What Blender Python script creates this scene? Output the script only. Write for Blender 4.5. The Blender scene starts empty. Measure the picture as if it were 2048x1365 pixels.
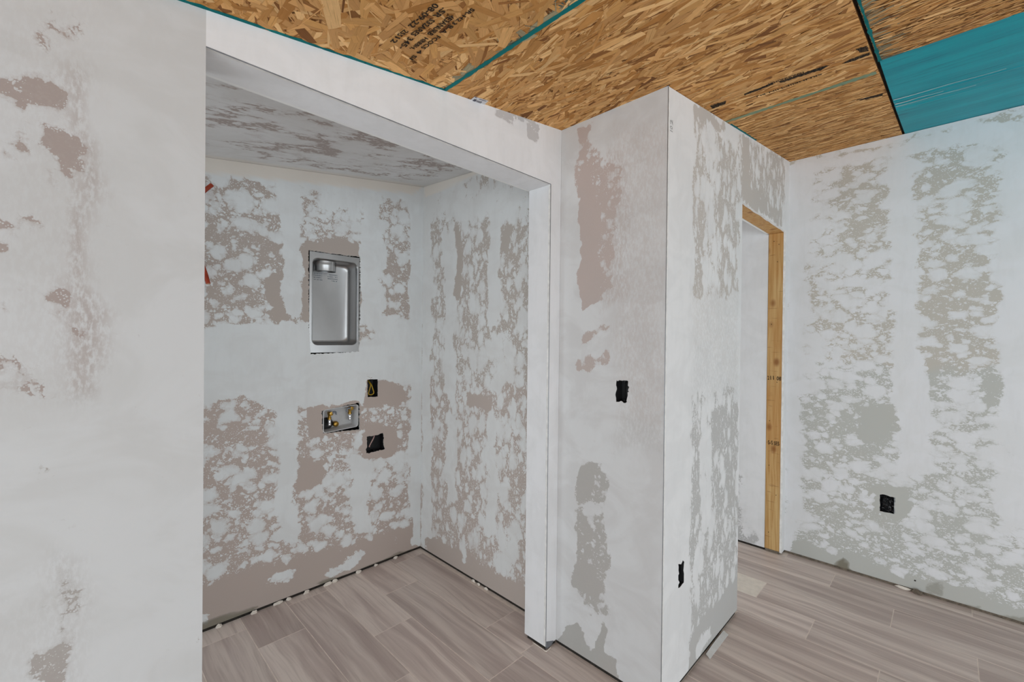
import bpy, bmesh, math, random
import numpy as np
from mathutils import Vector, Matrix
from mathutils.geometry import delaunay_2d_cdt
random.seed(7)
scn = bpy.context.scene
COL = scn.collection

# ------------------------------------------------------------------ camera
FPX, PITCH, ROLL, YAW = 878.55, 0.0059, 0.0103, 0.7824
CAM = np.array([0.0, 0.0, 1.42])
_cy, _sy, _cp, _sp = math.cos(YAW), math.sin(YAW), math.cos(PITCH), math.sin(PITCH)
FWD = np.array([_cy*_cp, _sy*_cp, -_sp]); _R = np.array([_sy, -_cy, 0]); _U = np.cross(_R, FWD)
RGT = math.cos(ROLL)*_R + math.sin(ROLL)*_U
UPV = -math.sin(ROLL)*_R + math.cos(ROLL)*_U
cam = bpy.data.cameras.new('camera'); camo = bpy.data.objects.new('camera', cam); COL.objects.link(camo)
cam.sensor_fit = 'HORIZONTAL'; cam.sensor_width = 36; cam.lens = FPX/2048*36; cam.clip_start = 0.02
camo.matrix_world = Matrix(((RGT[0], UPV[0], -FWD[0], CAM[0]), (RGT[1], UPV[1], -FWD[1], CAM[1]),
                            (RGT[2], UPV[2], -FWD[2], CAM[2]), (0, 0, 0, 1)))
scn.camera = camo

# ------------------------------------------------------------------ sky and exposure
SKY = 5.0
w = bpy.data.worlds.new('sky'); scn.world = w; w.use_nodes = True
bg = w.node_tree.nodes['Background']; bg.inputs[0].default_value = (0.86, 0.945, 1.0, 1); bg.inputs[1].default_value = SKY
vs = scn.view_settings
vs.view_transform = 'Standard'; vs.look = 'None'; vs.gamma = 1; vs.use_curve_mapping = False; vs.exposure = -0.4

# ------------------------------------------------------------------ measured layout (metres)
Y1, Y2, X3, XR, X4, Y5, X6, X7, XL, TH, XS = 1.2845, 2.5065, 1.6649, 1.5308, 1.6042, 0.7684, 2.4612, 3.3926, 0.2299, 0.132, 3.3257
HB = 2.120           # underside of the opening header
DH = 2.142           # door head
XW, YS = -2.3, -3.6  # walls behind the camera
XA = -1.0            # alcove left wall, unseen, with an added opening to brighten the alcove
YN = 3.4             # end of the room beyond the doorway
def zc(x, y): return 2.185 + 0.1299*x - 0.0037*y
def za(x, y): return 2.0563 + 0.1348*x + 0.0591*y

# daylight enters through openings in the walls behind the camera: sampling portals, they emit nothing
def portal(name, loc, rot, sx, sy):
    l = bpy.data.lights.new(name, 'AREA'); l.shape = 'RECTANGLE'; l.size = sx; l.size_y = sy; l.cycles.is_portal = True
    o = bpy.data.objects.new(name, l); COL.objects.link(o); o.location = loc; o.rotation_euler = rot
REAR_OPEN = [(-1.9, 0.2), (0.9, 3.0)]      # x ranges of two unseen openings, sized for the light, z 0.02..2.3
WEST_OPEN = [(-3.4, 0.7)]                 # y ranges of an unseen opening, sized for the light
FAR_OPEN = (1.8, 3.25)                     # x range of an opening added to light the far room, z .3..2.0
for i, (a, b) in enumerate(REAR_OPEN):
    portal('daylight_rear', ((a+b)/2, YS-0.05, 1.01), (math.radians(90), 0, 0), b-a, 1.98)
for a, b in WEST_OPEN:
    portal('daylight_west', (XW-0.05, (a+b)/2, 0.92), (math.radians(90), 0, math.radians(-90)), b-a, 1.8)
FILL_OPEN = (1.75, 2.4, 0.3, 1.9)            # y and z range of an unseen opening added to fill the alcove with light
portal('alcove_fill_portal', (XA-0.1, sum(FILL_OPEN[:2])/2, sum(FILL_OPEN[2:])/2), (math.radians(90), 0, math.radians(-90)), FILL_OPEN[1]-FILL_OPEN[0], FILL_OPEN[3]-FILL_OPEN[2])
portal('far_fill_portal', (sum(FAR_OPEN)/2, YN+0.05, 1.15), (math.radians(-90), 0, 0), FAR_OPEN[1]-FAR_OPEN[0], 1.7)

# ------------------------------------------------------------------ pixel -> point on a measured plane
def hit(u, v, n, d):
    r = FWD + RGT*(u-1024)/FPX - UPV*(v-682.5)/FPX
    n = np.array(n, float); return CAM + r*(d-n@CAM)/(n@r)
PLANES = {'floor': ((0, 0, 1), 0), 'left': ((0, 1, 0), Y1), 'back': ((0, 1, 0), Y2), 'aright': ((1, 0, 0), X3), 'p2': ((1, 0, 0), X4),
          'col': ((0, 1, 0), Y5), 'right': ((1, 0, 0), X7), 'ceil': ((-0.1299, 0.0037, 1), 2.185), 'alc': ((-0.1348, -0.0591, 1), 2.0563),
          'stud': ((1, 0, 0), XS), 'beyond': ((1, 0, 0), 3.33)}
def P(pl, u, v): return hit(u, v, *PLANES[pl])
def st(pl, u, v):                      # 2-D coordinates in the plane
    p = P(pl, u, v); k = PLANES[pl][0]
    if k == (0, 1, 0): return (p[0], p[2])
    if k == (1, 0, 0): return (p[1], p[2])
    return (p[0], p[1])
def sts(pl, pts): return [st(pl, *q) for q in pts]

# ------------------------------------------------------------------ node helpers
class NT:
    def __init__(s, name, rough=0.8, spec=0.3):
        s.m = bpy.data.materials.new(name); s.m.use_nodes = True; s.t = s.m.node_tree; s.b = s.t.nodes['Principled BSDF']
        s.b.inputs['Roughness'].default_value = rough; s.b.inputs['Specular IOR Level'].default_value = spec
    def n(s, typ, **kw):
        o = s.t.nodes.new(typ)
        for k, v in kw.items(): setattr(o, k, v)
        return o
    def set(s, sock, v):
        if isinstance(v, bpy.types.NodeSocket): s.t.links.new(v, sock)
        else: sock.default_value = v
    def math(s, op, a, b=0.0, c=0.0, clamp=False):
        o = s.n('ShaderNodeMath', operation=op); o.use_clamp = clamp
        s.set(o.inputs[0], a); s.set(o.inputs[1], b); s.set(o.inputs[2], c); return o.outputs[0]
    def vmul(s, a, v):
        o = s.n('ShaderNodeVectorMath', operation='MULTIPLY'); s.set(o.inputs[0], a); s.set(o.inputs[1], v); return o.outputs[0]
    def vadd(s, a, v):
        o = s.n('ShaderNodeVectorMath', operation='ADD'); s.set(o.inputs[0], a); s.set(o.inputs[1], v); return o.outputs[0]
    def noise(s, vec, scale, detail=2.0, rough=0.5, dist=0.0, color=False):
        o = s.n('ShaderNodeTexNoise'); s.set(o.inputs['Vector'], vec); o.inputs['Scale'].default_value = scale
        o.inputs['Detail'].default_value = detail; o.inputs['Roughness'].default_value = rough; o.inputs['Distortion'].default_value = dist
        return o.outputs['Color' if color else 'Fac']
    def voro(s, vec, scale, feature='F1', out='Distance', rnd=1.0):
        o = s.n('ShaderNodeTexVoronoi', feature=feature); s.set(o.inputs['Vector'], vec); o.inputs['Scale'].default_value = scale
        o.inputs['Randomness'].default_value = rnd; return o.outputs[out]
    def mix(s, f, a, b):
        o = s.n('ShaderNodeMix', data_type='RGBA'); s.set(o.inputs['Factor'], f)
        s.set(o.inputs[6], a if isinstance(a, bpy.types.NodeSocket) else (*a, 1)); s.set(o.inputs[7], b if isinstance(b, bpy.types.NodeSocket) else (*b, 1)); return o.outputs[2]
    def smooth(s, v, lo, hi, a=0.0, b=1.0):
        o = s.n('ShaderNodeMapRange', interpolation_type='SMOOTHSTEP'); s.set(o.inputs[0], v)
        for i, x in zip((1, 2, 3, 4), (lo, hi, a, b)): o.inputs[i].default_value = x
        return o.outputs[0]
    def attr(s, name, out='Fac'):
        return s.n('ShaderNodeAttribute', attribute_name=name).outputs[out]
    def pos(s): return s.n('ShaderNodeNewGeometry').outputs['Position']
    def obj(s): return s.n('ShaderNodeTexCoord').outputs['Object']
    def rnd(s): return s.n('ShaderNodeObjectInfo').outputs['Random']
    def bump(s, h, strength=0.3, dist=0.002):
        o = s.n('ShaderNodeBump'); o.inputs['Strength'].default_value = strength; o.inputs['Distance'].default_value = dist
        s.set(o.inputs['Height'], h); s.t.links.new(o.outputs[0], s.b.inputs['Normal'])
    def base(s, c): s.set(s.b.inputs['Base Color'], c if isinstance(c, bpy.types.NodeSocket) else (*c, 1))
def srgb(r, g, b):
    f = lambda c: (c/255/12.92) if c/255 <= 0.04045 else ((c/255+0.055)/1.055)**2.4
    return (f(r), f(g), f(b))

# drywall: bare face paper with joint compound troweled over it; where the compound lies is stored on the mesh
def drywall(name, scale=(7, 7, 11), paperA=(0.40, 0.365, 0.335), paperB=(0.40, 0.395, 0.37), comp=(0.840, 0.846, 0.846), cell=1.0, comp2=(0.744, 0.738, 0.726), nb=0.9, split=1.22):
    t = NT(name, 0.9, 0.2); p = t.vmul(t.pos(), scale)
    wob = t.noise(p, 1.6, 4, 0.6, color=True)
    wc = t.n('ShaderNodeVectorMath', operation='SUBTRACT'); t.set(wc.inputs[0], wob); wc.inputs[1].default_value = (0.5, 0.5, 0.5)
    pw = t.vadd(p, t.vmul(wc.outputs[0], (0.75, 0.75, 0.75)))
    n1 = t.noise(p, 0.5, 4, 0.55)
    n2 = t.noise(pw, 3.2, 6, 0.7)
    # dabs of compound: overlapping rounded blobs of three sizes
    def dab(vec, sc, r):
        return t.math('SUBTRACT', r, t.voro(vec, sc*cell, 'F1'))
    d = t.math('MAXIMUM', dab(pw, 1.25, 0.46), dab(t.vadd(pw, (7.3, 2.1, 5.7)), 2.1, 0.40))
    d = t.math('MAXIMUM', d, dab(t.vadd(pw, (1.9, 8.4, 3.3)), 5.0, 0.33))
    d = t.math('MAXIMUM', d, dab(t.vadd(p, (4.9, 6.4, 1.3)), 14.0, 0.30))
    s_ = t.math('MULTIPLY_ADD', t.math('SUBTRACT', n1, 0.5), 1.25*nb, t.math('ADD', t.attr('cov'), -0.02))
    s_ = t.math('MULTIPLY_ADD', t.math('SUBTRACT', n2, 0.5), 1.5, s_)
    s_ = t.math('MULTIPLY_ADD', d, 3.0, s_)
    fine = t.noise(t.pos(), 160, 3, 0.6)
    s_ = t.math('MULTIPLY_ADD', t.math('SUBTRACT', fine, 0.5), 0.35, s_)
    mask = t.smooth(s_, -0.05, 0.07)
    lo = t.noise(t.pos(), 2.2, 3, 0.5)
    sep = t.n('ShaderNodeSeparateXYZ'); t.set(sep.inputs[0], t.pos())
    hi = t.smooth(t.math('MULTIPLY_ADD', t.math('SUBTRACT', lo, 0.5), 0.9, sep.outputs[2]), split-0.04, split+0.04)
    paper = t.mix(hi, paperB, paperA)       # paperA: upper board, paperB: lower board
    paper = t.mix(t.math('MULTIPLY', t.smooth(lo, 0.40, 0.62), 0.35), paper, tuple((a+b)/2*0.97 for a, b in zip(paperA, paperB)))
    paper = t.mix(t.math('MULTIPLY', t.smooth(fine, 0.45, 0.75), 0.12), paper, (0.55, 0.53, 0.5))
    # compound: thick is white, feathered edges and skim coats let the paper through
    strk = t.noise(t.vmul(t.pos(), (9, 9, 2.2)), 3, 4, 0.6)
    skim = t.noise(t.vmul(t.pos(), (2.2, 2.2, 3.1)), 1.9, 4, 0.6, 0.8)
    cm = t.mix(t.smooth(skim, 0.40, 0.62, 0.0, 0.75), comp, comp2)
    cm = t.mix(t.math('MULTIPLY', t.smooth(strk, 0.45, 0.7), 0.14), cm, (0.62, 0.615, 0.61))
    feather = t.smooth(s_, 0.02, 0.55, 0.34, 0.0)
    cm = t.mix(feather, cm, paper)
    scratch = t.noise(t.vmul(t.pos(), (60, 60, 25)), 2.0, 5, 0.7)
    thin = t.math('MULTIPLY', t.attr('thin'), t.smooth(scratch, 0.36, 0.6), clamp=True)
    cm = t.mix(thin, cm, paper)
    c = t.mix(mask, paper, cm)
    c = t.mix(t.attr('cream'), c, (0.80, 0.73, 0.65))
    stn = t.math('MULTIPLY', t.attr('stain'), t.smooth(t.math('ADD', n2, t.attr('stain')), 0.75, 1.0), clamp=True)
    c = t.mix(stn, c, (0.235, 0.215, 0.17))
    t.base(c)
    h = t.math('ADD', t.math('MULTIPLY', t.math('MINIMUM', t.math('MAXIMUM', s_, 0.0), 0.6), 1.2), t.math('MULTIPLY', fine, 0.12))
    t.bump(h, 0.35, 0.0012)
    return t.m

M = {}
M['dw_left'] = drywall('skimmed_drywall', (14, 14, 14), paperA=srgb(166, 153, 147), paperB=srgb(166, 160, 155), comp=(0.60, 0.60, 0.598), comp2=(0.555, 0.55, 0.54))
M['dw_head'] = drywall('finished_drywall', (6, 6, 6), paperA=srgb(195, 193, 193), paperB=srgb(190, 190, 190), comp=(0.80, 0.80, 0.81), comp2=(0.75, 0.75, 0.755))
M['dw_back'] = drywall('alcove_drywall', (8, 8, 9), paperA=srgb(186, 175, 167), paperB=srgb(190, 176, 168), comp=(0.792, 0.816, 0.822), comp2=(0.744, 0.756, 0.756))
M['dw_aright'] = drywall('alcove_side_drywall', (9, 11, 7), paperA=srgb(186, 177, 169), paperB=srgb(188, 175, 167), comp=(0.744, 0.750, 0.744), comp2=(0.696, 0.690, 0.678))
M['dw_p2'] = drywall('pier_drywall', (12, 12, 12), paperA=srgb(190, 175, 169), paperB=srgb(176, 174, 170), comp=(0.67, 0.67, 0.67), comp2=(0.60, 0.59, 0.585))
M['dw_col'] = drywall('pier_front_drywall', (11, 11, 6), paperA=srgb(196, 190, 184), paperB=srgb(190, 189, 187), comp=(0.792, 0.792, 0.792), comp2=(0.732, 0.732, 0.732))
M['dw_right'] = drywall('textured_drywall', (6.5, 6.5, 10), paperA=srgb(197, 192, 183), paperB=srgb(192, 193, 188), comp=(0.792, 0.798, 0.816), comp2=(0.756, 0.762, 0.768))
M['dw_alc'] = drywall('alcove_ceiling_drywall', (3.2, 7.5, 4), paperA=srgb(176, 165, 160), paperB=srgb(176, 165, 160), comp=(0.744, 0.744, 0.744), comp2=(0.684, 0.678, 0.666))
def plain(name, c, rough=0.8, metal=0.0, var=0.0, spec=0.3, vs_=(30, 30, 30)):
    t = NT(name, rough, spec); t.b.inputs['Metallic'].default_value = metal
    if var:
        n = t.noise(t.vmul(t.obj(), vs_), 1.0, 4, 0.6)
        t.base(t.mix(t.smooth(n, 0.3, 0.7), tuple(x*(1-var) for x in c), tuple(min(1, x*(1+var)) for x in c)))
    else: t.base(c)
    return t.m
M['paint'] = plain('plain_drywall', (0.80, 0.80, 0.79), 0.9, var=0.04, vs_=(3, 3, 3))
M['gypsum'] = plain('gypsum_core', (0.78, 0.77, 0.75), 0.95, var=0.1)
M['gap_shade'] = plain('gap_shade_black', (0.03, 0.026, 0.022), 0.95, var=0.3)  # near-black colour stands in for shade in gaps and cavities
M['grout'] = plain('grout', srgb(228, 214, 203), 0.95, var=0.08)
M['mortar'] = plain('pale_mortar', srgb(236, 226, 214), 0.95, var=0.06)
M['crumb'] = plain('plaster_crumb', srgb(228, 219, 208), 0.95, var=0.08)
M['dirt'] = plain('dark_mortar', srgb(112, 102, 90), 0.95, var=0.3, vs_=(60, 60, 60))
M['blackbox'] = plain('black_plastic', (0.018, 0.018, 0.019), 0.45, var=0.2)
M['bag'] = plain('black_film', (0.02, 0.02, 0.022), 0.28, var=0.2, spec=0.6)
M['brass'] = plain('brass', (0.45, 0.27, 0.06), 0.35, 1.0, 0.25, vs_=(90, 90, 90))
M['chrome'] = plain('chrome', (0.80, 0.80, 0.82), 0.18, 1.0)
M['white_plastic'] = plain('box_plastic', (0.60, 0.60, 0.60), 0.4, var=0.05)
M['zinc'] = plain('galvanised_bead', (0.26, 0.28, 0.31), 0.5, 0.6, 0.15)
M['red'] = plain('red_tube', (0.36, 0.05, 0.02), 0.4, var=0.15)
M['redend'] = plain('tube_end', (0.50, 0.28, 0.16), 0.6)
M['yellow'] = plain('yellow_wire', (0.42, 0.26, 0.02), 0.45)
M['pink'] = plain('pale_pink_wire', (0.55, 0.36, 0.33), 0.45)
M['paperw'] = plain('label_paper', (0.72, 0.72, 0.74), 0.8)
M['inkgrey'] = plain('label_ink', (0.10, 0.10, 0.13), 0.8)
M['nail'] = plain('nail_hole', (0.02, 0.015, 0.01), 0.9)
M['deck'] = plain('board_backing', srgb(128, 88, 48), 0.9, var=0.25)
M['greystrip'] = plain('grey_paper_strip', srgb(205, 203, 200), 0.9, var=0.06)

def metal_brushed():
    t = NT('stainless_steel', 0.36, 0.5); t.b.inputs['Metallic'].default_value = 1.0
    n = t.noise(t.vmul(t.pos(), (9, 9, 5)), 1.0, 3, 0.5)
    t.base(t.mix(t.smooth(n, 0.3, 0.75), (0.47, 0.47, 0.47), (0.53, 0.53, 0.53)))
    t.b.inputs['Roughness'].default_value = 0.33; return t.m
M['steel'] = metal_brushed()

def wood_tile():
    t = NT('wood_look_tile', 0.5, 0.35)
    r = t.rnd(); off = t.n('ShaderNodeCombineXYZ'); t.set(off.inputs[0], t.math('MULTIPLY', r, 37.0)); t.set(off.inputs[1], t.math('MULTIPLY', r, 91.0)); t.set(off.inputs[2], t.math('MULTIPLY', r, 13.0))
    p = t.vadd(t.obj(), off.outputs[0])
    warp = t.noise(t.vmul(p, (5, 1.6, 5)), 1.0, 2, 0.5, color=True)
    q = t.vadd(p, t.vmul(warp, (0.07, 0.0, 0.0)))
    g1 = t.noise(t.vmul(q, (42, 1.6, 20)), 1.0, 4, 0.6)
    g2 = t.noise(t.vmul(q, (14, 0.9, 10)), 1.0, 3, 0.55, 0.6)
    g3 = t.noise(t.vmul(q, (130, 5, 60)), 1.0, 3, 0.6)
    c = t.mix(t.smooth(g2, 0.35, 0.66), srgb(189, 172, 165), srgb(223, 209, 200))
    c = t.mix(t.math('MULTIPLY', t.smooth(g1, 0.54, 0.76), 0.5), c, srgb(151, 133, 124))
    c = t.mix(t.math('MULTIPLY', t.smooth(g1, 0.46, 0.28), 0.28), c, srgb(239, 227, 221))
    c = t.mix(t.math('MULTIPLY', t.smooth(g3, 0.45, 0.75), 0.25), c, srgb(162, 144, 136))
    hv = t.n('ShaderNodeHueSaturation'); t.set(hv.inputs['Color'], c); t.set(hv.inputs['Value'], t.smooth(r, 0.0, 1.0, 0.94, 1.06))
    t.base(hv.outputs[0]); t.bump(g1, 0.12, 0.001); return t.m
M['tile'] = wood_tile()

def osb_strand():
    t = NT('osb_strand', 0.75, 0.25)
    uv = t.n('ShaderNodeUVMap').outputs[0]
    col = t.attr('tone', 'Color')
    g = t.noise(t.vmul(uv, (9, 260, 1)), 1.0, 4, 0.65)
    g2 = t.noise(t.vmul(uv, (25, 90, 1)), 1.0, 3, 0.6)
    dark = t.n('ShaderNodeHueSaturation'); t.set(dark.inputs['Color'], col); dark.inputs['Value'].default_value = 0.45; dark.inputs['Saturation'].default_value = 1.1
    lite = t.n('ShaderNodeHueSaturation'); t.set(lite.inputs['Color'], col); lite.inputs['Value'].default_value = 1.25
    c = t.mix(t.math('MULTIPLY', t.smooth(g, 0.52, 0.74), 0.8), col, dark.outputs[0])
    c = t.mix(t.math('MULTIPLY', t.smooth(g2, 0.5, 0.72), 0.45), c, lite.outputs[0])
    t.base(c); t.bump(g, 0.4, 0.0008); return t.m
M['strand'] = osb_strand()
def teal_mat(name, c1, c2, rough, streak=True):
    t = NT(name, rough, 0.06)
    g = t.noise(t.vmul(t.pos(), (70, 4, 40)), 1.0, 5, 0.65)
    g2 = t.noise(t.vmul(t.pos(), (9, 1.5, 9)), 1.0, 4, 0.6)
    c = t.mix(t.smooth(g2, 0.3, 0.7), c1, c2)
    c = t.mix(t.math('MULTIPLY', t.smooth(g, 0.54, 0.72), 0.7), c, tuple(x*0.35 for x in c1))
    t.base(c); t.bump(g, 0.35, 0.0015); return t.m
M['teal'] = teal_mat('teal_coated_board', (0.0, 0.27, 0.34), (0.0, 0.36, 0.43), 0.34)
M['tealseal'] = teal_mat('teal_edge_seal', (0.004, 0.14, 0.15), (0.01, 0.20, 0.20), 0.6)
M['glint'] = plain('painted_glint', (0.62, 0.68, 0.64), 0.4, var=0.15)  # pale colour for the shine painted on the coated board
M['greenseal'] = teal_mat('faded_green_seal', (0.20, 0.30, 0.20), (0.34, 0.36, 0.22), 0.7)
def lumber():
    t = NT('pine_lumber', 0.6, 0.3); p = t.pos()
    warp = t.noise(t.vmul(p, (3, 3, 1.5)), 1.0, 2, 0.5, color=True)
    q = t.vadd(p, t.vmul(warp, (0.05, 0.05, 0.0)))
    g = t.noise(t.vmul(q, (60, 60, 2.2)), 1.0, 4, 0.6)
    c = t.mix(t.smooth(g, 0.35, 0.68), srgb(206, 172, 118), srgb(178, 134, 78))
    low = t.noise(t.vmul(p, (1, 1, 1.6)), 1.3, 2, 0.5)
    c = t.mix(t.math('MULTIPLY', t.smooth(low, 0.4, 0.65), 0.5), c, srgb(184, 128, 66))
    vv = t.voro(t.vmul(p, (9, 9, 6.0)), 1.0, 'F1')
    c = t.mix(t.math('MULTIPLY', t.smooth(vv, 0.24, 0.05), 0.8), c, srgb(128, 74, 28))
    mr = t.noise(t.vmul(p, (9, 9, 70)), 1.0, 3, 0.6)
    c = t.mix(t.math('MULTIPLY', t.smooth(mr, 0.62, 0.72), 0.45), c, srgb(120, 78, 38))
    t.base(c); t.bump(g, 0.2, 0.001); return t.m
M['lumber'] = lumber()
def ink_mat():
    t = NT('black_ink', 0.85, 0.1)
    n = t.noise(t.pos(), 220, 3, 0.6)
    t.base(t.mix(t.smooth(n, 0.5, 0.66), (0.018, 0.015, 0.013), (0.16, 0.10, 0.05))); return t.m
M['ink'] = ink_mat()

# ------------------------------------------------------------------ object helpers
def link(name, me, mat=None, parent=None, kind=None):
    o = bpy.data.objects.new(name, me); COL.objects.link(o)
    if mat is not None and me is not None: me.materials.append(M[mat] if isinstance(mat, str) else mat)
    if parent is not None: o.parent = parent
    if kind: o['kind'] = kind
    return o
def mesh(name, vs_, fs, mat, parent=None, kind=None, smooth=False):
    me = bpy.data.meshes.new(name); me.from_pydata([tuple(map(float, v)) for v in vs_], [], fs); me.update()
    if smooth: me.polygons.foreach_set('use_smooth', [True]*len(me.polygons))
    return link(name, me, mat, parent, kind)
def bmobj(name, bm, mat, parent=None, kind=None, smooth=False):
    bmesh.ops.recalc_face_normals(bm, faces=bm.faces)
    me = bpy.data.meshes.new(name); bm.to_mesh(me); bm.free()
    if smooth: me.polygons.foreach_set('use_smooth', [True]*len(me.polygons))
    return link(name, me, mat, parent, kind)
def empty(name, loc, label=None, cat=None, group=None, kind=None):
    o = bpy.data.objects.new(name, None); COL.objects.link(o); o.location = loc; o.empty_display_size = 0.05
    tag(o, label, cat, group, kind); return o
def tag(o, label=None, cat=None, group=None, kind=None):
    if label: o['label'] = label
    if cat: o['category'] = cat
    if group: o['group'] = group
    if kind: o['kind'] = kind
    return o
def box(bm, x0, x1, y0, y1, z0, z1, bev=0.0):
    vs_ = [bm.verts.new(p) for p in ((x0, y0, z0), (x1, y0, z0), (x1, y1, z0), (x0, y1, z0), (x0, y0, z1), (x1, y0, z1), (x1, y1, z1), (x0, y1, z1))]
    fs = [bm.faces.new([vs_[i] for i in f]) for f in ((0, 3, 2, 1), (4, 5, 6, 7), (0, 1, 5, 4), (1, 2, 6, 5), (2, 3, 7, 6), (3, 0, 4, 7))]
    if bev:
        es = list({e for f in fs for e in f.edges}); bmesh.ops.bevel(bm, geom=es, offset=bev, segments=2, affect='EDGES', profile=0.5)
def boxobj(name, x0, x1, y0, y1, z0, z1, mat, parent=None, kind=None, bev=0.0):
    bm = bmesh.new(); box(bm, x0, x1, y0, y1, z0, z1, bev); return bmobj(name, bm, mat, parent, kind)
def tube(bm, pts, r, n=10, cap=True):
    pts = [Vector(p) for p in pts]; rings = []; rr = r if isinstance(r, (list, tuple)) else [r]*len(pts)
    up = Vector((0.13, 0.31, 0.94))
    for i, p in enumerate(pts):
        d = (pts[min(i+1, len(pts)-1)]-pts[max(i-1, 0)]).normalized()
        a = d.cross(up)
        if a.length < 1e-3: a = d.cross(Vector((1, 0, 0)))
        a.normalize(); b = d.cross(a)
        rings.append([bm.verts.new(p + (a*math.cos(2*math.pi*k/n)+b*math.sin(2*math.pi*k/n))*rr[i]) for k in range(n)])
    for i in range(len(rings)-1):
        for k in range(n): bm.faces.new((rings[i][k], rings[i][(k+1) % n], rings[i+1][(k+1) % n], rings[i+1][k]))
    if cap: bm.faces.new(rings[0][::-1]); bm.faces.new(rings[-1])
def lathe(bm, prof, c, axis, n=24):
    """prof: (radius, height along axis)"""
    ax = Vector(axis).normalized(); a = ax.orthogonal().normalized(); b = ax.cross(a); rings = []
    for r, h in prof:
        rings.append([bm.verts.new(Vector(c)+ax*h+(a*math.cos(2*math.pi*k/n)+b*math.sin(2*math.pi*k/n))*r) for k in range(n)])
    for i in range(len(rings)-1):
        for k in range(n): bm.faces.new((rings[i][k], rings[i][(k+1) % n], rings[i+1][(k+1) % n], rings[i+1][k]))
    return rings
def smoothpath(pts, n=8):
    out = []
    pts = [Vector(p) for p in pts]
    for i in range(len(pts)-1):
        p0, p1, p2, p3 = pts[max(i-1, 0)], pts[i], pts[i+1], pts[min(i+2, len(pts)-1)]
        for k in range(n):
            t = k/n
            out.append(0.5*((2*p1)+(p2-p0)*t+(2*p0-5*p1+4*p2-p3)*t*t+(3*p1-p0-3*p2+p3)*t**3))
    return out+[pts[-1]]
def ragged(poly, step=0.006, amp=0.002, seed=1):
    rnd = random.Random(seed); out = []
    n = len(poly)
    for i in range(n):
        a, b = np.array(poly[i]), np.array(poly[(i+1) % n]); L = np.linalg.norm(b-a); k = max(1, int(L/step))
        nn = np.array([-(b-a)[1], (b-a)[0]])/max(L, 1e-6)
        for j in range(k):
            q = a+(b-a)*j/k + nn*rnd.gauss(0, amp)*(1.0 if j else 0.4); out.append((float(q[0]), float(q[1])))
    return out

# ------------------------------------------------------------------ drywall sheets
def inside(px, py, poly):
    r = np.zeros(px.shape, bool); n = len(poly)
    for i in range(n):
        x0, y0 = poly[i]; x1, y1 = poly[(i+1) % n]
        c = ((y0 > py) != (y1 > py)) & (px < (x1-x0)*(py-y0)/((y1-y0) if abs(y1-y0) > 1e-12 else 1e-12)+x0)
        r ^= c
    return r
def sdist(px, py, poly):
    d = np.full(px.shape, 1e9); n = len(poly)
    for i in range(n):
        ax, ay = poly[i]; bx, by = poly[(i+1) % n]; ex, ey = bx-ax, by-ay; L = ex*ex+ey*ey+1e-12
        t = np.clip(((px-ax)*ex+(py-ay)*ey)/L, 0, 1); d = np.minimum(d, np.hypot(px-ax-t*ex, py-ay-t*ey))
    return np.where(inside(px, py, poly), -d, d)
_wr = random.Random(99); _WV = [(_wr.uniform(0, 6.28), f, _wr.uniform(0, 6.28), a) for f, a in ((14, .010), (22, .008), (37, .006), (60, .004), (95, .0028))]*1
def wobble(x, y, k):
    r = 0
    for th, f, ph, a in _WV: r = r + a*np.sin(f*(x*math.cos(th+k*1.7)+y*math.sin(th+k*1.7))+ph*(k+1)+2.0*np.sin(f*0.37*(y if k % 2 else x)+k))
    return r
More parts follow.
